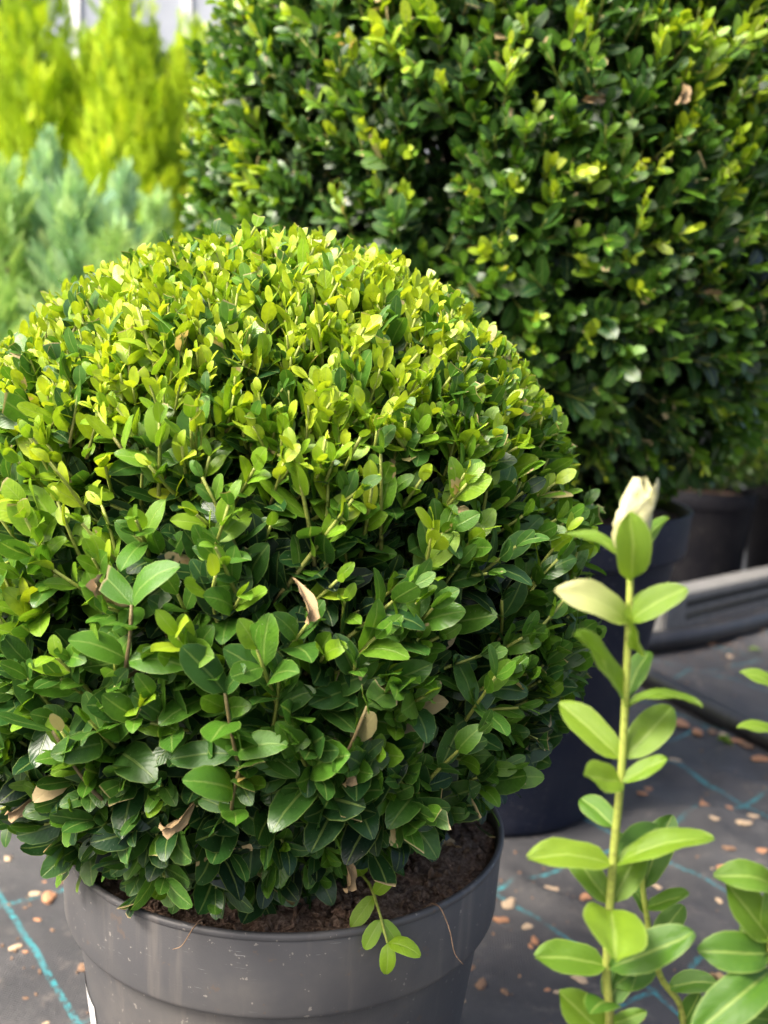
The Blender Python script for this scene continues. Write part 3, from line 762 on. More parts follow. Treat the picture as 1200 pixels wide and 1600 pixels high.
# bare clipped twigs that stand between the leaves: (azimuth, height angle, length, lean, upward)
rs = np.random.default_rng(31)
for az, elv, ln, lean in [(-88, -4, 0.05, -0.15), (-86, -14, 0.045, 0.1), (-112, -12, 0.06, -0.4), (-70, -6, 0.045, 0.25), (-100, 6, 0.04, 0.1)]:
    a_, e_ = math.radians(az), math.radians(elv)
    n_ = np.array([math.cos(a_) * math.cos(e_), math.sin(a_) * math.cos(e_), math.sin(e_)])
    tip = BC + n_ * BA * 0.985
    side = np.array([-math.sin(a_), math.cos(a_), 0])
    dr = unit(np.array([0, 0, 0.9]) + side * lean)
    base = BC + unit((tip - dr * ln - BC) / BA) * BA * 0.965
    if base[2] < 0.335: continue
    path = smooth_path([base - n_ * 0.02, base, (base + tip) / 2 + n_ * 0.003 + rs.normal(0, 0.001, 3), tip], 9)
    V, Q, ring = tubes(path[None], np.linspace(0.0012, 0.0009, 9)[None] * (1 + 0.18 * (np.arange(9) % 3 == 1))[None], 7)
    st = Acc(); st.add(V, Q, age=np.clip(0.05 + 0.35 * ring / 9, 0, 0.45)[None], brown=(ring > 9)[None] * 0.9)
    so = st.build('stem', M['twig'], ball, origin=path[0])
    ph = rs.uniform(0, 3)
    for k, kk in enumerate((8, 6, 4)):
        for sg in (0, math.pi):
            if rs.random() < 0.3: continue
            e1_, e2_ = perp(dr); q_ = ph + k * math.pi / 2 + sg
            a = dr * (0.8 - 0.3 * k) + (e1_ * math.cos(q_) + e2_ * math.sin(q_)) + n_ * 0.35
            leaf_obj(so, leaf_mesh('ball', HI, int(rs.integers(0, 6)) if k or rs.random() < 0.5 else int(rs.integers(6, 21)), rs.uniform(0.25, 0.5), M['box_leaf']), frame(a + rs.normal(0, 0.25, 3), dr + n_ * 0.8), path[kk], rs.uniform(0.022, 0.036))
# a lime shoot that hangs over the rim
hp = smooth_path([(-0.012, 0.612, 0.318), (0.002, 0.590, 0.319), (0.010, 0.567, 0.312), (0.016, 0.552, 0.300)], 9)
V, Q, ring = tubes(hp[None], np.linspace(0.0013, 0.0008, 9)[None], 6)
st = Acc(); st.add(V, Q, age=0.9); so = st.build('shoot', M['twig'], ball, origin=hp[0])
for k, a, n, L in [(8, (0.02, -0.35, -1), (0.1, -1, 0.3), 0.019), (8, (0.95, -0.3, -0.1), (0, -0.5, 1), 0.022), (6, (-0.5, -0.35, -0.9), (-0.2, -1, 0.2), 0.021), (6, (0.75, -0.4, -0.75), (0.5, -0.8, 0.3), 0.020),
                   (4, (-0.55, -0.5, -0.6), (-0.2, -0.9, 0.5), 0.024), (4, (0.5, -0.3, 0.8), (0, -1, 0.3), 0.022), (2, (-0.4, -0.3, 0.9), (0, -1, 0.4), 0.024)]:
    leaf_obj(so, leaf_mesh('ball', HI, k % 6, 0.72, M['box_leaf']), frame(np.array(a, float), np.array(n, float)), hp[k], L)
# long fine roots hanging over the rim
for pts in ([(0.045, 0.60, 0.300), (0.050, 0.585, 0.306), (0.056, 0.574, 0.298), (0.060, 0.570, 0.284), (0.066, 0.569, 0.277)],
            [(-0.10, 0.57, 0.300), (-0.104, 0.552, 0.304), (-0.11, 0.546, 0.295), (-0.116, 0.5475, 0.291)]):
    tube_obj('root', smooth_path(pts, 14), np.linspace(0.0006, 0.00025, 14), M['fibre'], soil, 5)
# sticker wrapped round the lower left of the pot
ss = np.radians(np.linspace(178, 214, 16)); zz = np.linspace(0.09, 0.185, 5)
SV = np.array([[(PC[0] + (0.1302 + 0.0285 * (z - 0.006) / 0.23) * math.cos(a) * 1.004, PC[1] + (0.1302 + 0.0285 * (z - 0.006) / 0.23) * math.sin(a) * 1.004, z) for a in ss] for z in zz])
SQ = np.array([(j * 16 + i, j * 16 + i + 1, (j + 1) * 16 + i + 1, (j + 1) * 16 + i) for j in range(4) for i in range(15)])
sa = Acc(); sa.add(SV.reshape(1, -1, 3), SQ); sa.build('sticker', M['white_plastic'], ball)

# ---- the big box ball in the navy tub
QC = (0.17, 1.50, 0.0)
big = thing('potted_box_shrub', 'large dark green box ball with scattered lime shoots, in a navy blue plastic tub', 'potted shrub', QC)
pot(big, QC, [(0.0, 0.005), (0.19, 0.005), (0.200, 0.0), (0.207, 0.008), (0.209, 0.03), (0.282, 0.40), (0.286, 0.403), (0.293, 0.406), (0.2965, 0.412), (0.300, 0.469),
              (0.296, 0.471), (0.294, 0.468), (0.278, 0.40), (0.203, 0.02), (0.0, 0.02)], M['navy_pot'], 0.300, 0.4695, 0.006)
soil_disc(big, (QC[0], QC[1], 0.452), 0.290, 6, 0.02, 900)
GC = np.array([0.155, 1.50, 0.932]); GA = np.array([0.470, 0.470, 0.492])
woody(big, GC, GA, (QC[0], QC[1], 0.45), 160, 8, 0.02, 0.80)
def big_full(p):
    """the big ball stays broad almost down to the tub"""
    d = p - GC; u = np.clip(-d[:, 2] / GA[2], 0, 0.985)
    k = np.minimum((1 - u ** 3.4) ** (1 / 3.4) / np.sqrt(1 - u ** 2), 2.4)
    q = p.copy(); q[:, :2] = GC[:2] + d[:, :2] * k[:, None]
    return q
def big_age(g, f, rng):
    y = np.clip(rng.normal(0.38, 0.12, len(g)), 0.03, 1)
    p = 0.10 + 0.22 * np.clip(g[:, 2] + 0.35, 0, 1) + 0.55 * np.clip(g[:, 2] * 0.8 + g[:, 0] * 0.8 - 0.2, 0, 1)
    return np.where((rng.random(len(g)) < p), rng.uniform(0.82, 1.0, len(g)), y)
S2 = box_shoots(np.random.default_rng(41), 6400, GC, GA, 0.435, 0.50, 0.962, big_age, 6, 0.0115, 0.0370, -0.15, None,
                lambda g, r: np.where(r.random(len(g)) < 0.3, 1.0, 1.09) + r.normal(0, 0.01, len(g)) + (g[:, 2] < -0.25) * 1.0, 0.020, big_full, 0.022)
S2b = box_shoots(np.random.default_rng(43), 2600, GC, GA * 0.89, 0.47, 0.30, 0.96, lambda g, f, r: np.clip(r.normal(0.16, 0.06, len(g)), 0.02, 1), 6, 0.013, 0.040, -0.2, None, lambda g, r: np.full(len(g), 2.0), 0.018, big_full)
m = S2b['keep']; inner2 = Acc()
put_leaves(inner2, LOW, S2b['which'][m], S2b['F'][m], S2b['T'][m], S2b['L'][m], S2b['age'][m], S2b['rnd'][m], S2b['brown'][m] * 0)
inner2.build('inner_foliage', M['big_box_leaf'], big, kind='stuff')
# the new shoots have grown past the shears
tc = unit(np.array([0, 0, CAM_Z]) - S2['tip'])
face = (unit(S2['g'] / GA) * tc).sum(-1)
px_ = S2['tip'][:, 0] / S2['tip'][:, 1]; pz_ = (S2['tip'][:, 2] - CAM_Z) / S2['tip'][:, 1]
infront = np.where((face > 0.35) & (px_ > -0.22) & (px_ < 0.40) & (pz_ < 0.36) & (pz_ > -0.1) & ((px_ > 0.05) | (pz_ > 0.16)))[0]
order = infront[np.argsort(-(face[infront] * 0.4 + S2['yng'][infront] + np.random.default_rng(4).uniform(0, 0.7, len(infront))))]
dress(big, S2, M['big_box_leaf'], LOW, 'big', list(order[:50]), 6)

# white sticker on the front of the tub
ts = np.radians(np.linspace(-92, -82, 8)); tz = np.linspace(0.165, 0.245, 4)
TV = np.array([[(QC[0] + (0.2105 + 0.0730 * (z - 0.03) / 0.37) * math.cos(a), QC[1] + (0.2105 + 0.0730 * (z - 0.03) / 0.37) * math.sin(a), z) for a in ts] for z in tz])
tq = np.array([(j * 8 + i, j * 8 + i + 1, (j + 1) * 8 + i + 1, (j + 1) * 8 + i) for j in range(3) for i in range(7)])
ta = Acc(); ta.add(TV.reshape(1, -1, 3), tq); ta.build('sticker', M['white_plastic'], big)

# ---- dead leaves caught on the two balls
def lone_leaf(name, label, cat, group, at, a, n, L, mat, w=5, crumple=0.9):
    V, Q, lu, lv, bw = leaf_template(7, 10, 700 + w, wide=0.5, crumple=crumple)
    me = quad_mesh(name, V, Q, dict(age=np.full(len(V), 0.8), rnd=np.full(len(V), 0.4), brown=np.zeros(len(V)), lu=lu, lv=lv)); me.materials.append(mat)
    at, a, n = (np.asarray(q, float) for q in (at, a, n))
    F = frame(a, n)
    o = bpy.data.objects.new(name, me)
    link(o, None, Matrix([[*(F[i] * L), at[i] - F[i][1] * L / 2] for i in range(3)] + [[0, 0, 0, 1]]))
    return tag(o, label, cat, group)
def on_ball(C, A, az, el, f):
    a_, e_ = math.radians(az), math.radians(el)
    return np.asarray(C) + np.array([math.cos(a_) * math.cos(e_), math.sin(a_) * math.cos(e_), math.sin(e_)]) * np.asarray(A) * f
for az, el, a, w in [(-71.5, -15, (0.3, 0, 1), 4), (-104, 7, (0.1, 0, -1), 0), (-95, -24, (1, 0, 0.15), 1), (-78, 7, (0.1, 0, 1), 4), (-127, -30, (1, -0.2, 0.3), 2), (-66, -38, (0.4, 0, 1), 3)]:
    at = on_ball(BC, BA, az, el, 0.985)
    lone_leaf('dead_leaf', 'dry tan leaf caught among the green leaves of the clipped ball', 'dead leaf', 'dead leaves caught on the clipped ball', at, a, at - BC + np.array([0.08, 0, 0.05]) * (w - 2), 0.020, M['dry_leaf'], w)
for az, el, a, w in [(-73, 3, (0.6, 0, 1), 4), (-85, 1, (1, 0, 0.2), 1), (-48, 7, (1, 0, 0.4), 2), (-61, -21, (1, 0, -0.25), 3), (-53, -22, (1, 0, -0.6), 0)]:
    at = on_ball(GC, GA, az, el, 0.99)
    lone_leaf('dead_leaf', 'dry brown leaf caught on the large dark box ball', 'dead leaf', 'dead leaves caught on the large ball', at, a, at - GC + np.array([0.15, 0, 0.1]) * (w - 2), 0.032, M['dry_leaf'], w)
for x, y, a, w, mt in [(-0.065, 0.598, (1, 0.3, 0.05), 1, 'dry_leaf'), (-0.026, 0.604, (1, -0.2, 0.1), 3, 'chip_brown'), (0.066, 0.683, (1, 0.5, 0), 2, 'dry_leaf'), (-0.042, 0.585, (0.2, 1, 0), 0, 'chip_brown'),
                       (0.05, 0.64, (0.7, 1, 0), 4, 'chip_brown'), (-0.12, 0.60, (1, 0.6, 0), 5, 'chip_brown')]:
    r2 = ((x - PC[0]) ** 2 + (y - PC[1]) ** 2) / 0.1648 ** 2
    z = 0.2915 + 0.012 * (1 - r2) + 0.004
    lone_leaf('fallen_leaf', 'withered leaf lying on the soil in the grey pot', 'fallen leaf', 'fallen leaves on the soil of the grey pot', (x, y, z), a, (0.1, -0.15, 1), 0.021, M[mt], w)

# ---- young box plant, long upright shoots
YC = (0.14, 0.425, 0.0)
young = thing('young_box_plant', 'young box plant with tall bright green shoots and cream withered tip', 'young plant', YC)
pot(young, YC, [(0.0, 0.003), (0.062, 0.003), (0.065, 0.0), (0.068, 0.005), (0.084, 0.15), (0.088, 0.152), (0.090, 0.18), (0.0875, 0.1805), (0.084, 0.15), (0.066, 0.008), (0.0, 0.008)],
    M['black_pot'], 0.090, 0.18, 0.0035)
soil_disc(young, (YC[0], YC[1], 0.170), 0.0858, 9, 0.006, 300)
stems = []
for i, pts in enumerate(YOUNG_STEMS):
    low = np.array(pts[-1]); root_at = np.array([YC[0] + (i - 1) * 0.02, YC[1] - 0.005 + 0.008 * i, 0.172])
    path = smooth_path(list(pts) + [low * 0.45 + root_at * 0.55 + np.array([0, 0, 0.01]), root_at], 40)[::-1]
    V, Q, ring = tubes(path[None], (np.linspace(0.0024, 0.0013, 40) * (0.85 if i else 1.0))[None], 9)
    t = np.clip((ring - 1) / 39, 0, 1)
    st = Acc(); st.add(V, Q, age=np.clip(0.35 + 0.75 * t, 0, 1)[None])
    stems.append((st.build('stem', M['twig'], young, origin=path[0]), path))
YT = {}
for q, (s, b, t, n, w, ag, br) in enumerate(YOUNG_LEAVES):
    b, t, n = np.array(b), np.array(t), np.array(n, float)
    so, path = stems[s]
    b = path[np.argmin(((path - b) ** 2).sum(1))] * 0.75 + b * 0.25       # seat the stalk on the stem
    a = t - b; L = float(np.linalg.norm(a))
    V, Q, lu, lv, bw = leaf_template(7, 12, 900 + q, wide=w * 0.9, peak=0.60, crumple=0.42 if br == 1.0 else 0.16)
    me = quad_mesh('leaf', V, Q, dict(age=np.full(len(V), ag), rnd=np.full(len(V), (q * 0.37) % 0.8), brown=np.clip(br * (lv * 1.6 if br < 1 else 1.0) * np.ones(len(V)), 0, 1), lu=lu, lv=lv))
    me.materials.append(M['young_leaf'])
    lo = leaf_obj(so, me, frame(a, n), b, L)
# the withered, rolled-up tip
wt, wa = np.linspace(0, 1, 15), np.arange(18) * 2 * np.pi / 18
WT, WA = np.meshgrid(wt, wa, indexing='ij')
wr = (0.0015 + 0.0052 * np.sin(np.pi * np.clip(WT * 0.80 + 0.04, 0, 1)) ** 0.8) * (1 + 0.24 * np.sin(3 * WA + 4 * WT) + 0.15 * np.sin(7 * WA - 9 * WT) + 0.05 * RNG.normal(size=WT.shape))
wz = WT * 0.033 * (1 - 0.10 * (WT > 0.9) * np.sin(3 * WA)); top_ = np.array(YOUNG_STEMS[0][0])
WV = top_ + np.stack([wr * np.cos(WA) * 1.0 - 0.0035 * np.sin(3 * WT) + 0.004 * WT, wr * np.sin(WA) * 0.6, wz - 0.004], -1)
WQ = np.array([(i * 18 + j, i * 18 + (j + 1) % 18, (i + 1) * 18 + (j + 1) % 18, (i + 1) * 18 + j) for i in range(14) for j in range(18)])
wc = Acc(); wc.add(WV.reshape(1, -1, 3), WQ)
wl = wc.build('leaf', M['withered'], stems[0][0], origin=top_); wl['label'] = 'cream withered leaf rolled up at the shoot tip'
# small side leaves lower down, below the frame, so that the plant stands whole
rl = np.random.default_rng(77)
for so, path in stems:
    for k in range(3, 15, 2):
        for sgn in (0, math.pi):
            ph = k * 0.8 + sgn
            a = np.array([math.cos(ph), math.sin(ph), 0.6])
            me = leaf_mesh('young', HI, int(rl.integers(0, 6)), 0.3, M['young_leaf'])
            leaf_obj(so, me, frame(a, np.array([0, 0, 1.0])), path[k], 0.026)

# ------------------------------------------------------------------ pots and plants behind
def back_box(x, y, r, h, ballr, seed, label):
    rt = thing('potted_box_shrub', label, 'potted shrub', (x, y, 0))
    pot(rt, (x, y, 0), [(0.0, 0.004), (r * 0.74, 0.004), (r * 0.78, 0.0), (r * 0.80, 0.006), (r * 0.95, h * 0.84), (r * 0.985, h * 0.85), (r, h), (r * 0.975, h + 0.001), (r * 0.93, h * 0.84), (r * 0.78, 0.012), (0.0, 0.012)],
        M['black_pot'], r, h, 0.005)
    soil_disc(rt, (x, y, h - 0.02), r * 0.95, seed, 0.01, 200)
    C = np.array([x, y, h + ballr * 0.92]); A = np.array([ballr, ballr, ballr])
    woody(rt, C, A, (x, y, h - 0.02), 50, seed, 0.012)
    S = box_shoots(np.random.default_rng(seed), int(15000 * ballr ** 2), C, A, h + 0.005, 0.4, 0.96, big_age, 5, 0.012, 0.028, -0.3, None, lambda g, r: 1.05 + r.normal(0, 0.02, len(g)))
    dress(rt, S, M['big_box_leaf'], LOW, 'back', [], 0)
back_box(1.04, 3.12, 0.165, 0.335, 0.30, 51, 'small box ball in a black pot just behind the grey edging')
back_box(1.46, 3.42, 0.165, 0.33, 0.30, 52, 'small box ball in a black pot at the far end of the edging')

# spray templates for conifers: a flat fan of narrow scales
def spray_template(seed, n=9, spread=0.5):
    r = np.random.default_rng(seed); V, Q = [], []
    for i in range(n):
        t = i / (n - 1); s = (-1) ** i
        b = np.array([0, 0.12 + 0.62 * t, 0]); ang = s * (0.75 - 0.45 * t) * spread * 2 if i < n - 1 else 0.0
        L = (0.40 - 0.14 * t) * r.uniform(0.8, 1.2); d = np.array([math.sin(ang), math.cos(ang), r.normal(0, 0.12)])
        w = np.array([d[1], -d[0], 0]) * 0.035
        k = len(V); V += [b - w * 0.6, b + w * 0.6, b + d * L * 0.6 + w, b + d * L * 0.6 - w, b + d * L + w * 0.3, b + d * L - w * 0.3]
        Q += [(k, k + 1, k + 2, k + 3), (k + 3, k + 2, k + 4, k + 5)]
    k = len(V); V += [np.array(q, float) for q in ((-0.012, 0, 0), (0.012, 0, 0), (0.006, 0.8, 0), (-0.006, 0.8, 0))]; Q += [(k, k + 1, k + 2, k + 3)]
    return np.array(V), np.array(Q)
SPRAYS = [spray_template(i, 9, sp) for i, sp in enumerate((0.4, 0.5, 0.6))]
def conifer(name, label, cat, group, x, y, H, R, mat, seed, n=900, spray=0.12, out=0.45, potr=0.13, ragged=0.12, arch=0.0, base_t=0.1, power=0.75):
    rng = np.random.default_rng(seed)
    rt = thing(name, label, cat, (x, y, 0), group)
    ph = potr * 1.5
    lathe('pot', rounded([(0.0, 0.003), (potr * 0.76, 0.0), (potr * 0.8, 0.005), (potr * 0.96, ph * 0.86), (potr, ph * 0.87), (potr * 1.01, ph), (potr * 0.96, ph), (potr * 0.9, ph * 0.85), (0.0, ph * 0.85)]), M['black_pot'], rt, (x, y, 0), 32)
    tube_obj('trunk', smooth_path([(x, y, ph * 0.8), (x + 0.01, y, H * 0.5), (x, y, H * 0.97)], 10), np.linspace(0.016, 0.003, 10), M['bark'], rt, 6)
    # several upright leaders give the crown its plumes
    nl = max(5, int(R * 44)); la = rng.uniform(0, 2 * np.pi, nl); lh = rng.uniform(0.62, 1.0, nl); lh[0] = 1.0
    t = rng.random(n) ** 0.85; k = rng.integers(0, nl, n)
    hz = ph * 0.9 + (H - ph) * lh[k] * t
    rad = R * (1 - t) ** power * rng.uniform(0.55, 1.0, n) * (1 + rng.normal(0, ragged, n))
    off = R * 0.45 * np.sqrt(rng.random(nl)); off[0] = 0
    ang = la[k] + rng.normal(0, 1.3, n) + (rng.random(n) < 0.35) * rng.uniform(0, 6.28, n)
    lx, ly = off[k] * np.cos(la[k]) * (1 - 0.4 * t), off[k] * np.sin(la[k]) * (1 - 0.4 * t)
    T = np.stack([x + lx + rad * 0.7 * np.cos(ang), y + ly + rad * 0.7 * np.sin(ang), hz], -1)
    o_ = np.stack([np.cos(ang), np.sin(ang), 0 * ang], -1)
    a = unit(o_ * out * (1.15 - 0.6 * t)[:, None] + np.array([0, 0, 1.0]) * (1 - arch) + rng.normal(0, 0.16, (n, 3)))
    F = frame(a, o_ + rng.normal(0, 0.5, (n, 3)))
    L = spray * rng.uniform(0.7, 1.35, n) * (1 - 0.35 * t)
    age = np.clip(0.5 + 0.25 * (rad / R - 0.4) + rng.normal(0, 0.22, n), 0, 1); rn = rng.random(n)
    ac = Acc()
    for q, (V, Q) in enumerate(SPRAYS):
        s = np.arange(n) % 3 == q
        ac.add(np.einsum('nij,kj->nki', F[s] * L[s][:, None, None], V) + T[s][:, None], Q, age=age[s][:, None], rnd=rn[s][:, None])
    ac.build('crown', mat, rt, kind='stuff')
    return rt
G1 = 'golden columnar conifers in a row behind the box balls'
for i, (x, y, H, R) in enumerate([(-1.47, 4.0, 2.12, 0.34), (-1.27, 4.25, 2.02, 0.32), (-1.06, 3.9, 2.16, 0.33), (-0.90, 4.15, 2.04, 0.32), (-0.70, 4.35, 1.95, 0.32), (-1.70, 4.05, 1.9, 0.34), (-1.95, 4.1, 1.95, 0.25), (-0.42, 4.3, 1.95, 0.25)]):
    conifer('golden_conifer', 'golden lime columnar conifer in the row behind the box balls', 'conifer', G1, x, y, H, R, M['golden'], 60 + i, 5200, 0.115, 0.42, power=0.5)
for i, (x, y, H, R, lab) in enumerate([(-0.96, 2.72, 1.24, 0.17, 'tall blue-green conifer with several pointed tips'), (-0.77, 2.80, 1.17, 0.15, 'slimmer blue-green conifer beside the tall blue-green one'), (-1.2, 2.8, 1.15, 0.17, 'broad blue-green conifer beside the golden conifer row')]):
    conifer('blue_conifer', lab, 'conifer', None, x, y, H, R, M['blue'], 80 + i, 3200, 0.09, 0.42, 0.12)
conifer('lime_conifer', 'small soft lime green conifer between blue-green conifer and large box ball', 'conifer', None, -0.735, 3.0, 1.12, 0.20, M['mint'], 90, 2600, 0.12, 0.35, 0.12)
for i, (x, y, H, R, lab) in enumerate([(-0.84, 2.12, 1.03, 0.13, 'pale mint feathery conifer with upright tip'), (-0.70, 2.18, 1.00, 0.14, 'pale mint feathery conifer with bare reddish stem'), (-0.60, 2.1, 0.90, 0.13, 'low pale mint conifer with arching sprays')]):
    conifer('feathery_conifer', lab, 'conifer', None, x, y, H, R, M['mint' if i != 1 else 'blue'], 95 + i, 1300, 0.13, 0.8, 0.11, arch=0.25)

# ------------------------------------------------------------------ edging beam, hoses, litter
ed = thing('edging_beam', 'grey plastic edging beam with a square end block on the fabric', 'edging', (0.745, 2.50, 0))
ang = math.atan2(0.41, 0.44)
eb = WORLD_AT[ed.name]
box('end_block', (-0.055, -0.05, -0.002), (0.055, 0.06, 0.115), M['edging'], ed, 0.006, ang, eb)
box('rail', (0.0575, -0.035, 0.086), (1.9, 0.05, 0.110), M['edging'], ed, 0.004, ang, eb)
box('rail', (0.0575, -0.028, 0.050), (1.9, 0.03, 0.066), M['edging'], ed, 0.003, ang, eb)
box('rail', (0.0575, -0.032, -0.002), (1.9, 0.045, 0.030), M['edging'], ed, 0.004, ang, eb)
for k in range(5): box('web', (0.10 + 0.42 * k, 0.0, 0.031), (0.115 + 0.42 * k, 0.028, 0.085), M['edging'], ed, 0.0, ang, eb)
def hose(label, pts, r, collar):
    rt = thing('hose', label, 'hose', (*pts[0], 0))
    p3 = smooth_path([(x, y, r + 0.001 + 0.003 * math.sin(9 * x)) for x, y in pts], 60)
    tube_obj('pipe', p3, r, M['hose'], rt, 20)
    c = p3[collar:collar + 3]
    tube_obj('coupling', c, r * 1.22, M['hose'], rt, 20)
hose('thick black irrigation pipe running along the grey edging beam', [(0.46, 2.20), (0.64, 2.30), (0.86, 2.43), (1.15, 2.70), (1.6, 3.12), (2.2, 3.7)], 0.026, 10)
hose('black irrigation pipe lying across the fabric beside bark chips', [(0.50, 2.36), (0.56, 2.16), (0.655, 1.885), (0.74, 1.66), (0.82, 1.44), (0.95, 1.15), (1.2, 0.75)], 0.0215, 40)
def chip_mesh(seed, flat):
    import bmesh
    r = np.random.default_rng(seed)
    bm = bmesh.new(); bmesh.ops.create_icosphere(bm, subdivisions=2, radius=0.5)
    ph = r.uniform(0, 6, 6)
    for v in bm.verts:
        c = v.co
        s = 1 + 0.36 * math.sin(5 * c.x + ph[0]) * math.cos(4 * c.y + ph[1]) + 0.16 * math.sin(9 * c.y + ph[2]) + r.normal(0, 0.09)
        v.co = Vector((c.x * s, c.y * s * r.uniform(0.58, 0.68), max(c.z * s * flat, -0.3 * flat)))
    me = bpy.data.meshes.new('chip'); bm.to_mesh(me); bm.free()
    return me
CM = {}
for c in ('orange', 'tan', 'brown'):
    for k in range(4):
        me = chip_mesh(500 + k, (0.18, 0.24, 0.14, 0.32)[k]); me.materials.append(M['chip_' + c]); CM[c, k] = me
rc = np.random.default_rng(12)
LAB = {'orange': 'orange-brown bark chip lying on the black ground fabric', 'tan': 'pale tan wood chip lying on the black ground fabric', 'brown': 'dark brown shrivelled scrap lying on the black ground fabric'}
def chip(x, y, c, L, k):
    o = bpy.data.objects.new('bark_chip', CM[c, k])
    fl = (0.18, 0.24, 0.14, 0.32)[k]
    link(o, None, Matrix.Translation((x, y, float(ground_z(x, y)) + 0.27 * fl * L)) @ Matrix.Rotation(rc.uniform(0, 6.28), 4, 'Z') @ Matrix.Diagonal((L, L, L, 1)))
    near = min(((math.hypot(x - 0.17, y - 1.5) - 0.2, 'beside the navy tub'), (math.hypot(x + 0.064, y - 0.721) - 0.125, 'beside the grey pot'),
                (abs((x - 0.655) * 0.92 + (y - 1.885) * 0.38), 'beside the pipe'), (abs((x - 0.86) * -0.69 + (y - 2.43) * 0.73) , 'by the edging beam'), (math.hypot(x - 0.14, y - 0.425) - 0.07, 'near the young box plant')))[1]
    tag(o, LAB[c] + ' ' + near, 'bark chip', c + ' chips on the fabric ' + near)
for i, (x, y, c, L) in enumerate(CHIPS): chip(x, y, c, L * (1.2 if c != 'brown' else 1.1), i % 4)
for i in range(26):                                                        # the sparser small crumbs between them
    x, y = (rc.uniform(0.14, 0.95), rc.uniform(0.85, 2.3)) if i < 20 else (rc.uniform(-0.5, -0.27), rc.uniform(0.85, 1.2))
    if math.hypot(x - 0.17, y - 1.5) < 0.25 or math.hypot(x + 0.064, y - 0.721) < 0.16: continue
    chip(x, y, ('orange', 'tan', 'brown')[i % 3], rc.uniform(0.004, 0.009), int(rc.integers(0, 4)))
lone_leaf('fallen_leaf', 'yellow-green leaf lying on the fabric beside the pipe', 'fallen leaf', None, (0.955, 2.36, 0.012), (1, 0.2, 0), (0, -0.1, 1), 0.035, M['young_leaf'], 5, 0.2)
lone_leaf('fallen_leaf', 'pale yellow leaf lying on the fabric by the young box plant', 'fallen leaf', None, (0.395, 0.97, 0.012), (1, -0.4, 0), (0, -0.1, 1), 0.028, M['dry_leaf'])
lone_leaf('fallen_leaf', 'olive leaf lying among bark chips beside the pipe', 'fallen leaf', None, (0.655, 1.70, 0.014), (1, -0.3, 0), (0, -0.1, 1), 0.035, M['young_leaf'])
# fine grit and crumbs
ng = 5200
gx_, gy_ = rc.uniform(-0.7, 1.3, ng), rc.uniform(0.7, 2.6, ng)
ok_ = (np.hypot(gx_ - 0.17, gy_ - 1.5) > 0.22) & (np.hypot(gx_ + 0.064, gy_ - 0.721) > 0.14) & (np.sin(7 * gx_ + 2) * np.sin(6 * gy_) + rc.normal(0, 0.5, ng) > 0.1)
gx_, gy_ = gx_[ok_], gy_[ok_]; ng = len(gx_)
oc = np.array([(x, y, z) for x in (-1, 1) for y in (-1, 1) for z in (-1, 1)], float) * np.array([[1.0], [0.6], [0.8], [1.1], [0.7], [1.0], [0.65], [0.95]])
Fg = frame(rc.normal(size=(ng, 3)), rc.normal(size=(ng, 3)))
sg_ = rc.uniform(0.0004, 0.0017, (ng, 1)) * np.array([1.0, 1.6, 0.7])
grit = Acc(); grit.add(np.einsum('nij,nkj->nki', Fg, oc[None] * sg_[:, None]) + np.stack([gx_, gy_, ground_z(gx_, gy_) + 0.0008], -1)[:, None],
                       np.array([(0, 1, 3, 2), (4, 6, 7, 5), (0, 4, 5, 1), (2, 3, 7, 6), (0, 2, 6, 4), (1, 5, 7, 3)]))
tag(grit.build('grit', M['chip_brown'], None, kind='stuff', smooth=False), 'fine brown grit and crumbs scattered over the ground fabric', 'grit')

# ------------------------------------------------------------------ glasshouse and trees far behind
gh = thing('glasshouse', 'white framed glasshouse with pale panes behind the conifers', 'glasshouse', (-3.0, 11.0, 0))
X0, X1, Y0, EH, RH = -7.2, 1.2, 11.0, 5.4, 6.6
nb = 7; bw_ = (X1 - X0) / nb
for i in range(nb + 1):
    x = X0 + i * bw_
    box('post', (x - 0.05, Y0 - 0.05, 0), (x + 0.05, Y0 + 0.05, EH), M['white_frame'], gh, 0.008)
    tube_obj('rafter', [(x, Y0, EH + 0.05), (x, Y0 + 1.6, (EH + RH) / 2), (x, Y0 + 3.2, RH)], 0.05, M['white_frame'], gh, 6)
for z in (0.45, 2.9, 5.4):
    box('rail', (X0, Y0 - 0.075, z - 0.04), (X1, Y0 - 0.052, z + 0.04), M['white_frame'], gh, 0.004)
for i in range(nb):
    for z0, z1 in ((0.5, 2.85), (2.95, 5.35)):
        box('pane', (X0 + i * bw_ + 0.055, Y0 - 0.01, z0), (X0 + (i + 1) * bw_ - 0.055, Y0 + 0.01, z1), M['pane'], gh, 0.0)
    x0, x1 = X0 + i * bw_ + 0.06, X0 + (i + 1) * bw_ - 0.06
    ac = Acc(); P = np.array([(x0, Y0, EH + 0.06), (x1, Y0, EH + 0.06), (x1, Y0 + 3.2, RH), (x0, Y0 + 3.2, RH)]); P = np.concatenate([P, P + [0, 0, 0.02]])
    ac.add(P[None], np.array([(0, 3, 2, 1), (4, 5, 6, 7), (0, 1, 5, 4), (2, 3, 7, 6), (1, 2, 6, 5), (3, 0, 4, 7)])); ac.build('pane', M['pane'], gh, smooth=False)
for x in (X0 - 0.03, X1 + 0.03):
    box('side_wall', (x - 0.02, Y0 + 0.1, 0.0), (x + 0.02, Y0 + 3.2, EH), M['pane'], gh, 0.0)
box('back_wall', (X0, Y0 + 3.22, 0.0), (X1, Y0 + 3.3, RH - 0.05), M['white_frame'], gh, 0.0)
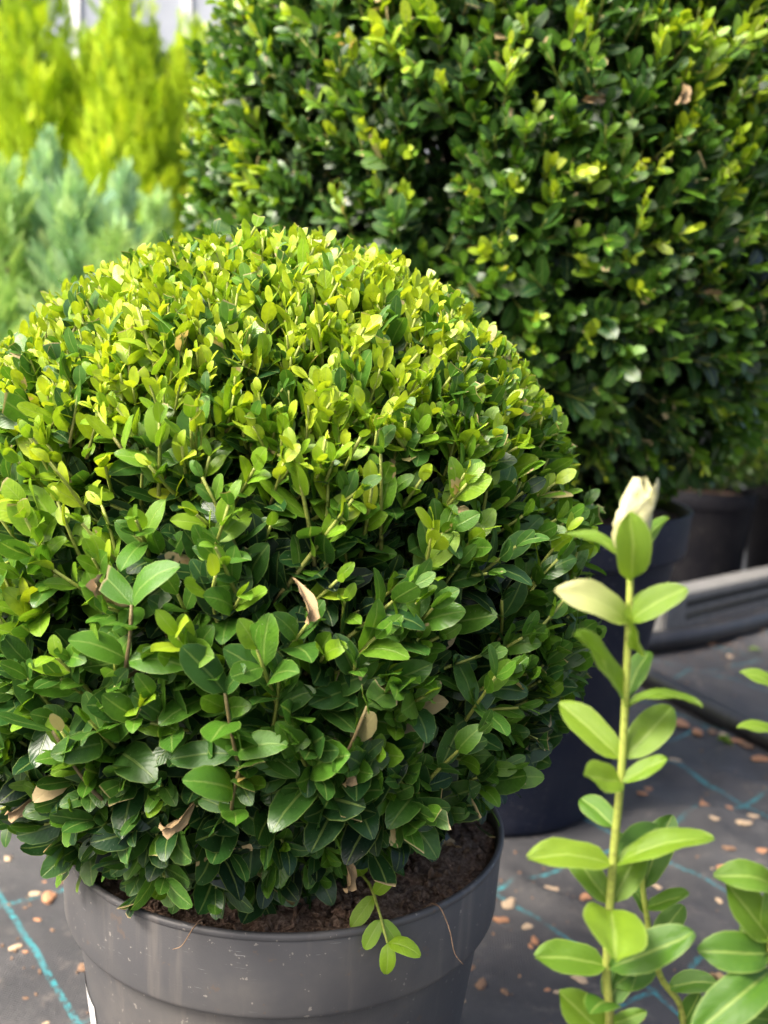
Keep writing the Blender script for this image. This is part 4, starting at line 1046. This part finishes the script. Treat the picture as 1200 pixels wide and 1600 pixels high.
def hedge(x0, x1, y, H, D, seed, label):
    rng = np.random.default_rng(seed)
    rt = thing('hedge', label, 'hedge', ((x0 + x1) / 2, y, 0))
    xs = np.arange(x0 + 0.3, x1, 0.7); P = np.stack([np.stack([xs + rng.normal(0, 0.05, len(xs)), np.full(len(xs), y), np.full(len(xs), z)], -1) for z in (-0.05, H * 0.4, H * 0.85)], 1)
    V, Q, _ = tubes(P, np.array([[0.035, 0.025, 0.01]]) * np.ones((len(xs), 1)), 6); st = Acc(); st.add(V, Q, age=0.0); st.build('stems', M['twig'], rt, kind='stuff')
    n = 26000; top = H + 0.06 * np.sin(3 * np.linspace(x0, x1, n))
    X = rng.uniform(x0, x1, n); f = rng.random(n)
    Z = np.where(f < 0.75, rng.uniform(0.03, 1, n) * H, H * rng.uniform(0.95, 1.03, n)) + 0.05 * np.sin(5 * X)
    Yv = y - D / 2 * rng.uniform(0.75, 1.08, n) * np.where(f < 0.75, np.where(rng.random(n) < 0.75, 1, -1), rng.uniform(-1, 1, n)) + 0.06 * np.sin(4 * X + 5 * Z)
    F = frame(rng.normal(size=(n, 3)) + np.array([0, -0.4, 0.5]), rng.normal(size=(n, 3)) + np.array([0, -0.8, 0.8])); L = rng.uniform(0.05, 0.09, n)
    V, Q, lu, lv, bw = leaf_template(3, 3, 2, wide=0.6)
    ac = Acc(); ac.add(np.einsum('nij,kj->nki', F * L[:, None, None], V) + np.stack([X, Yv, Z], -1)[:, None], Q, age=np.clip(rng.normal(0.45, 0.25, n), 0, 1)[:, None], rnd=rng.random(n)[:, None])
    ac.build('foliage', M['tree_leaf'], rt, kind='stuff')
hedge(0.6, 9.0, 8.0, 1.9, 0.7, 301, 'long clipped green hedge closing the yard behind the black pots')
def broadleaf(x, y, H, R, seed, label):
    rng = np.random.default_rng(seed)
    rt = thing('broadleaf_tree', label, 'tree', (x, y, 0))
    tube_obj('trunk', smooth_path([(x, y, -0.1), (x + 0.1, y, H * 0.35), (x, y + 0.1, H * 0.8)], 10), np.linspace(0.035, 0.010, 10) * H, M['bark'], rt, 9)
    nl = 26; g = unit(rng.normal(size=(nl, 3))); g[:, 2] = np.abs(g[:, 2]) * 0.9 - 0.15
    C = np.array([x, y, H * 0.62]); ends = C + g * np.array([R, R, H * 0.36]) * rng.uniform(0.55, 0.95, (nl, 1))
    st = np.stack([np.full(nl, x + 0.05), np.full(nl, y), rng.uniform(H * 0.28, H * 0.7, nl)], -1)
    t = np.linspace(0, 1, 6)[None, :, None]; P = st[:, None] * (1 - t) + ends[:, None] * t + np.array([0, 0, 0.3]) * (t * (1 - t))
    V, Q, _ = tubes(P, np.linspace(0.07, 0.015, 6)[None] * np.ones((nl, 1)), 5); a = Acc(); a.add(V, Q, age=0.0); a.build('limbs', M['twig'], rt, kind='stuff')
    n = 9000; k = rng.integers(0, nl, n)
    T = ends[k] + rng.normal(0, 1, (n, 3)) * np.array([0.36, 0.36, 0.28]) * R * 0.55
    F = frame(rng.normal(size=(n, 3)), rng.normal(size=(n, 3)) + np.array([0, 0, 0.8])); L = rng.uniform(0.07, 0.14, n)
    V, Q, lu, lv, bw = leaf_template(3, 3, 1, wide=0.6)
    a = Acc(); a.add(np.einsum('nij,kj->nki', F * L[:, None, None], V) + T[:, None], Q, age=np.clip(rng.normal(0.5, 0.25, n), 0, 1)[:, None], rnd=rng.random(n)[:, None])
    a.build('crown', M['tree_leaf'], rt, kind='stuff')
broadleaf(-7.5, 17.0, 6.5, 2.4, 201, 'broad green tree standing behind the left end of the glasshouse')
broadleaf(-1.5, 19.0, 6.0, 2.3, 202, 'round green tree standing behind the middle of the glasshouse')
broadleaf(-3.9, 9.2, 4.4, 0.95, 205, 'small grey-green tree in front of the glasshouse panes')
broadleaf(-2.35, 9.4, 3.9, 0.5, 206, 'slender young tree in front of the glasshouse panes')
broadleaf(3.5, 17.0, 6.2, 2.5, 203, 'spreading green tree beyond the right end of the glasshouse')
broadleaf(9.0, 18.0, 7.0, 2.8, 204, 'tall green tree well to the right of the glasshouse')
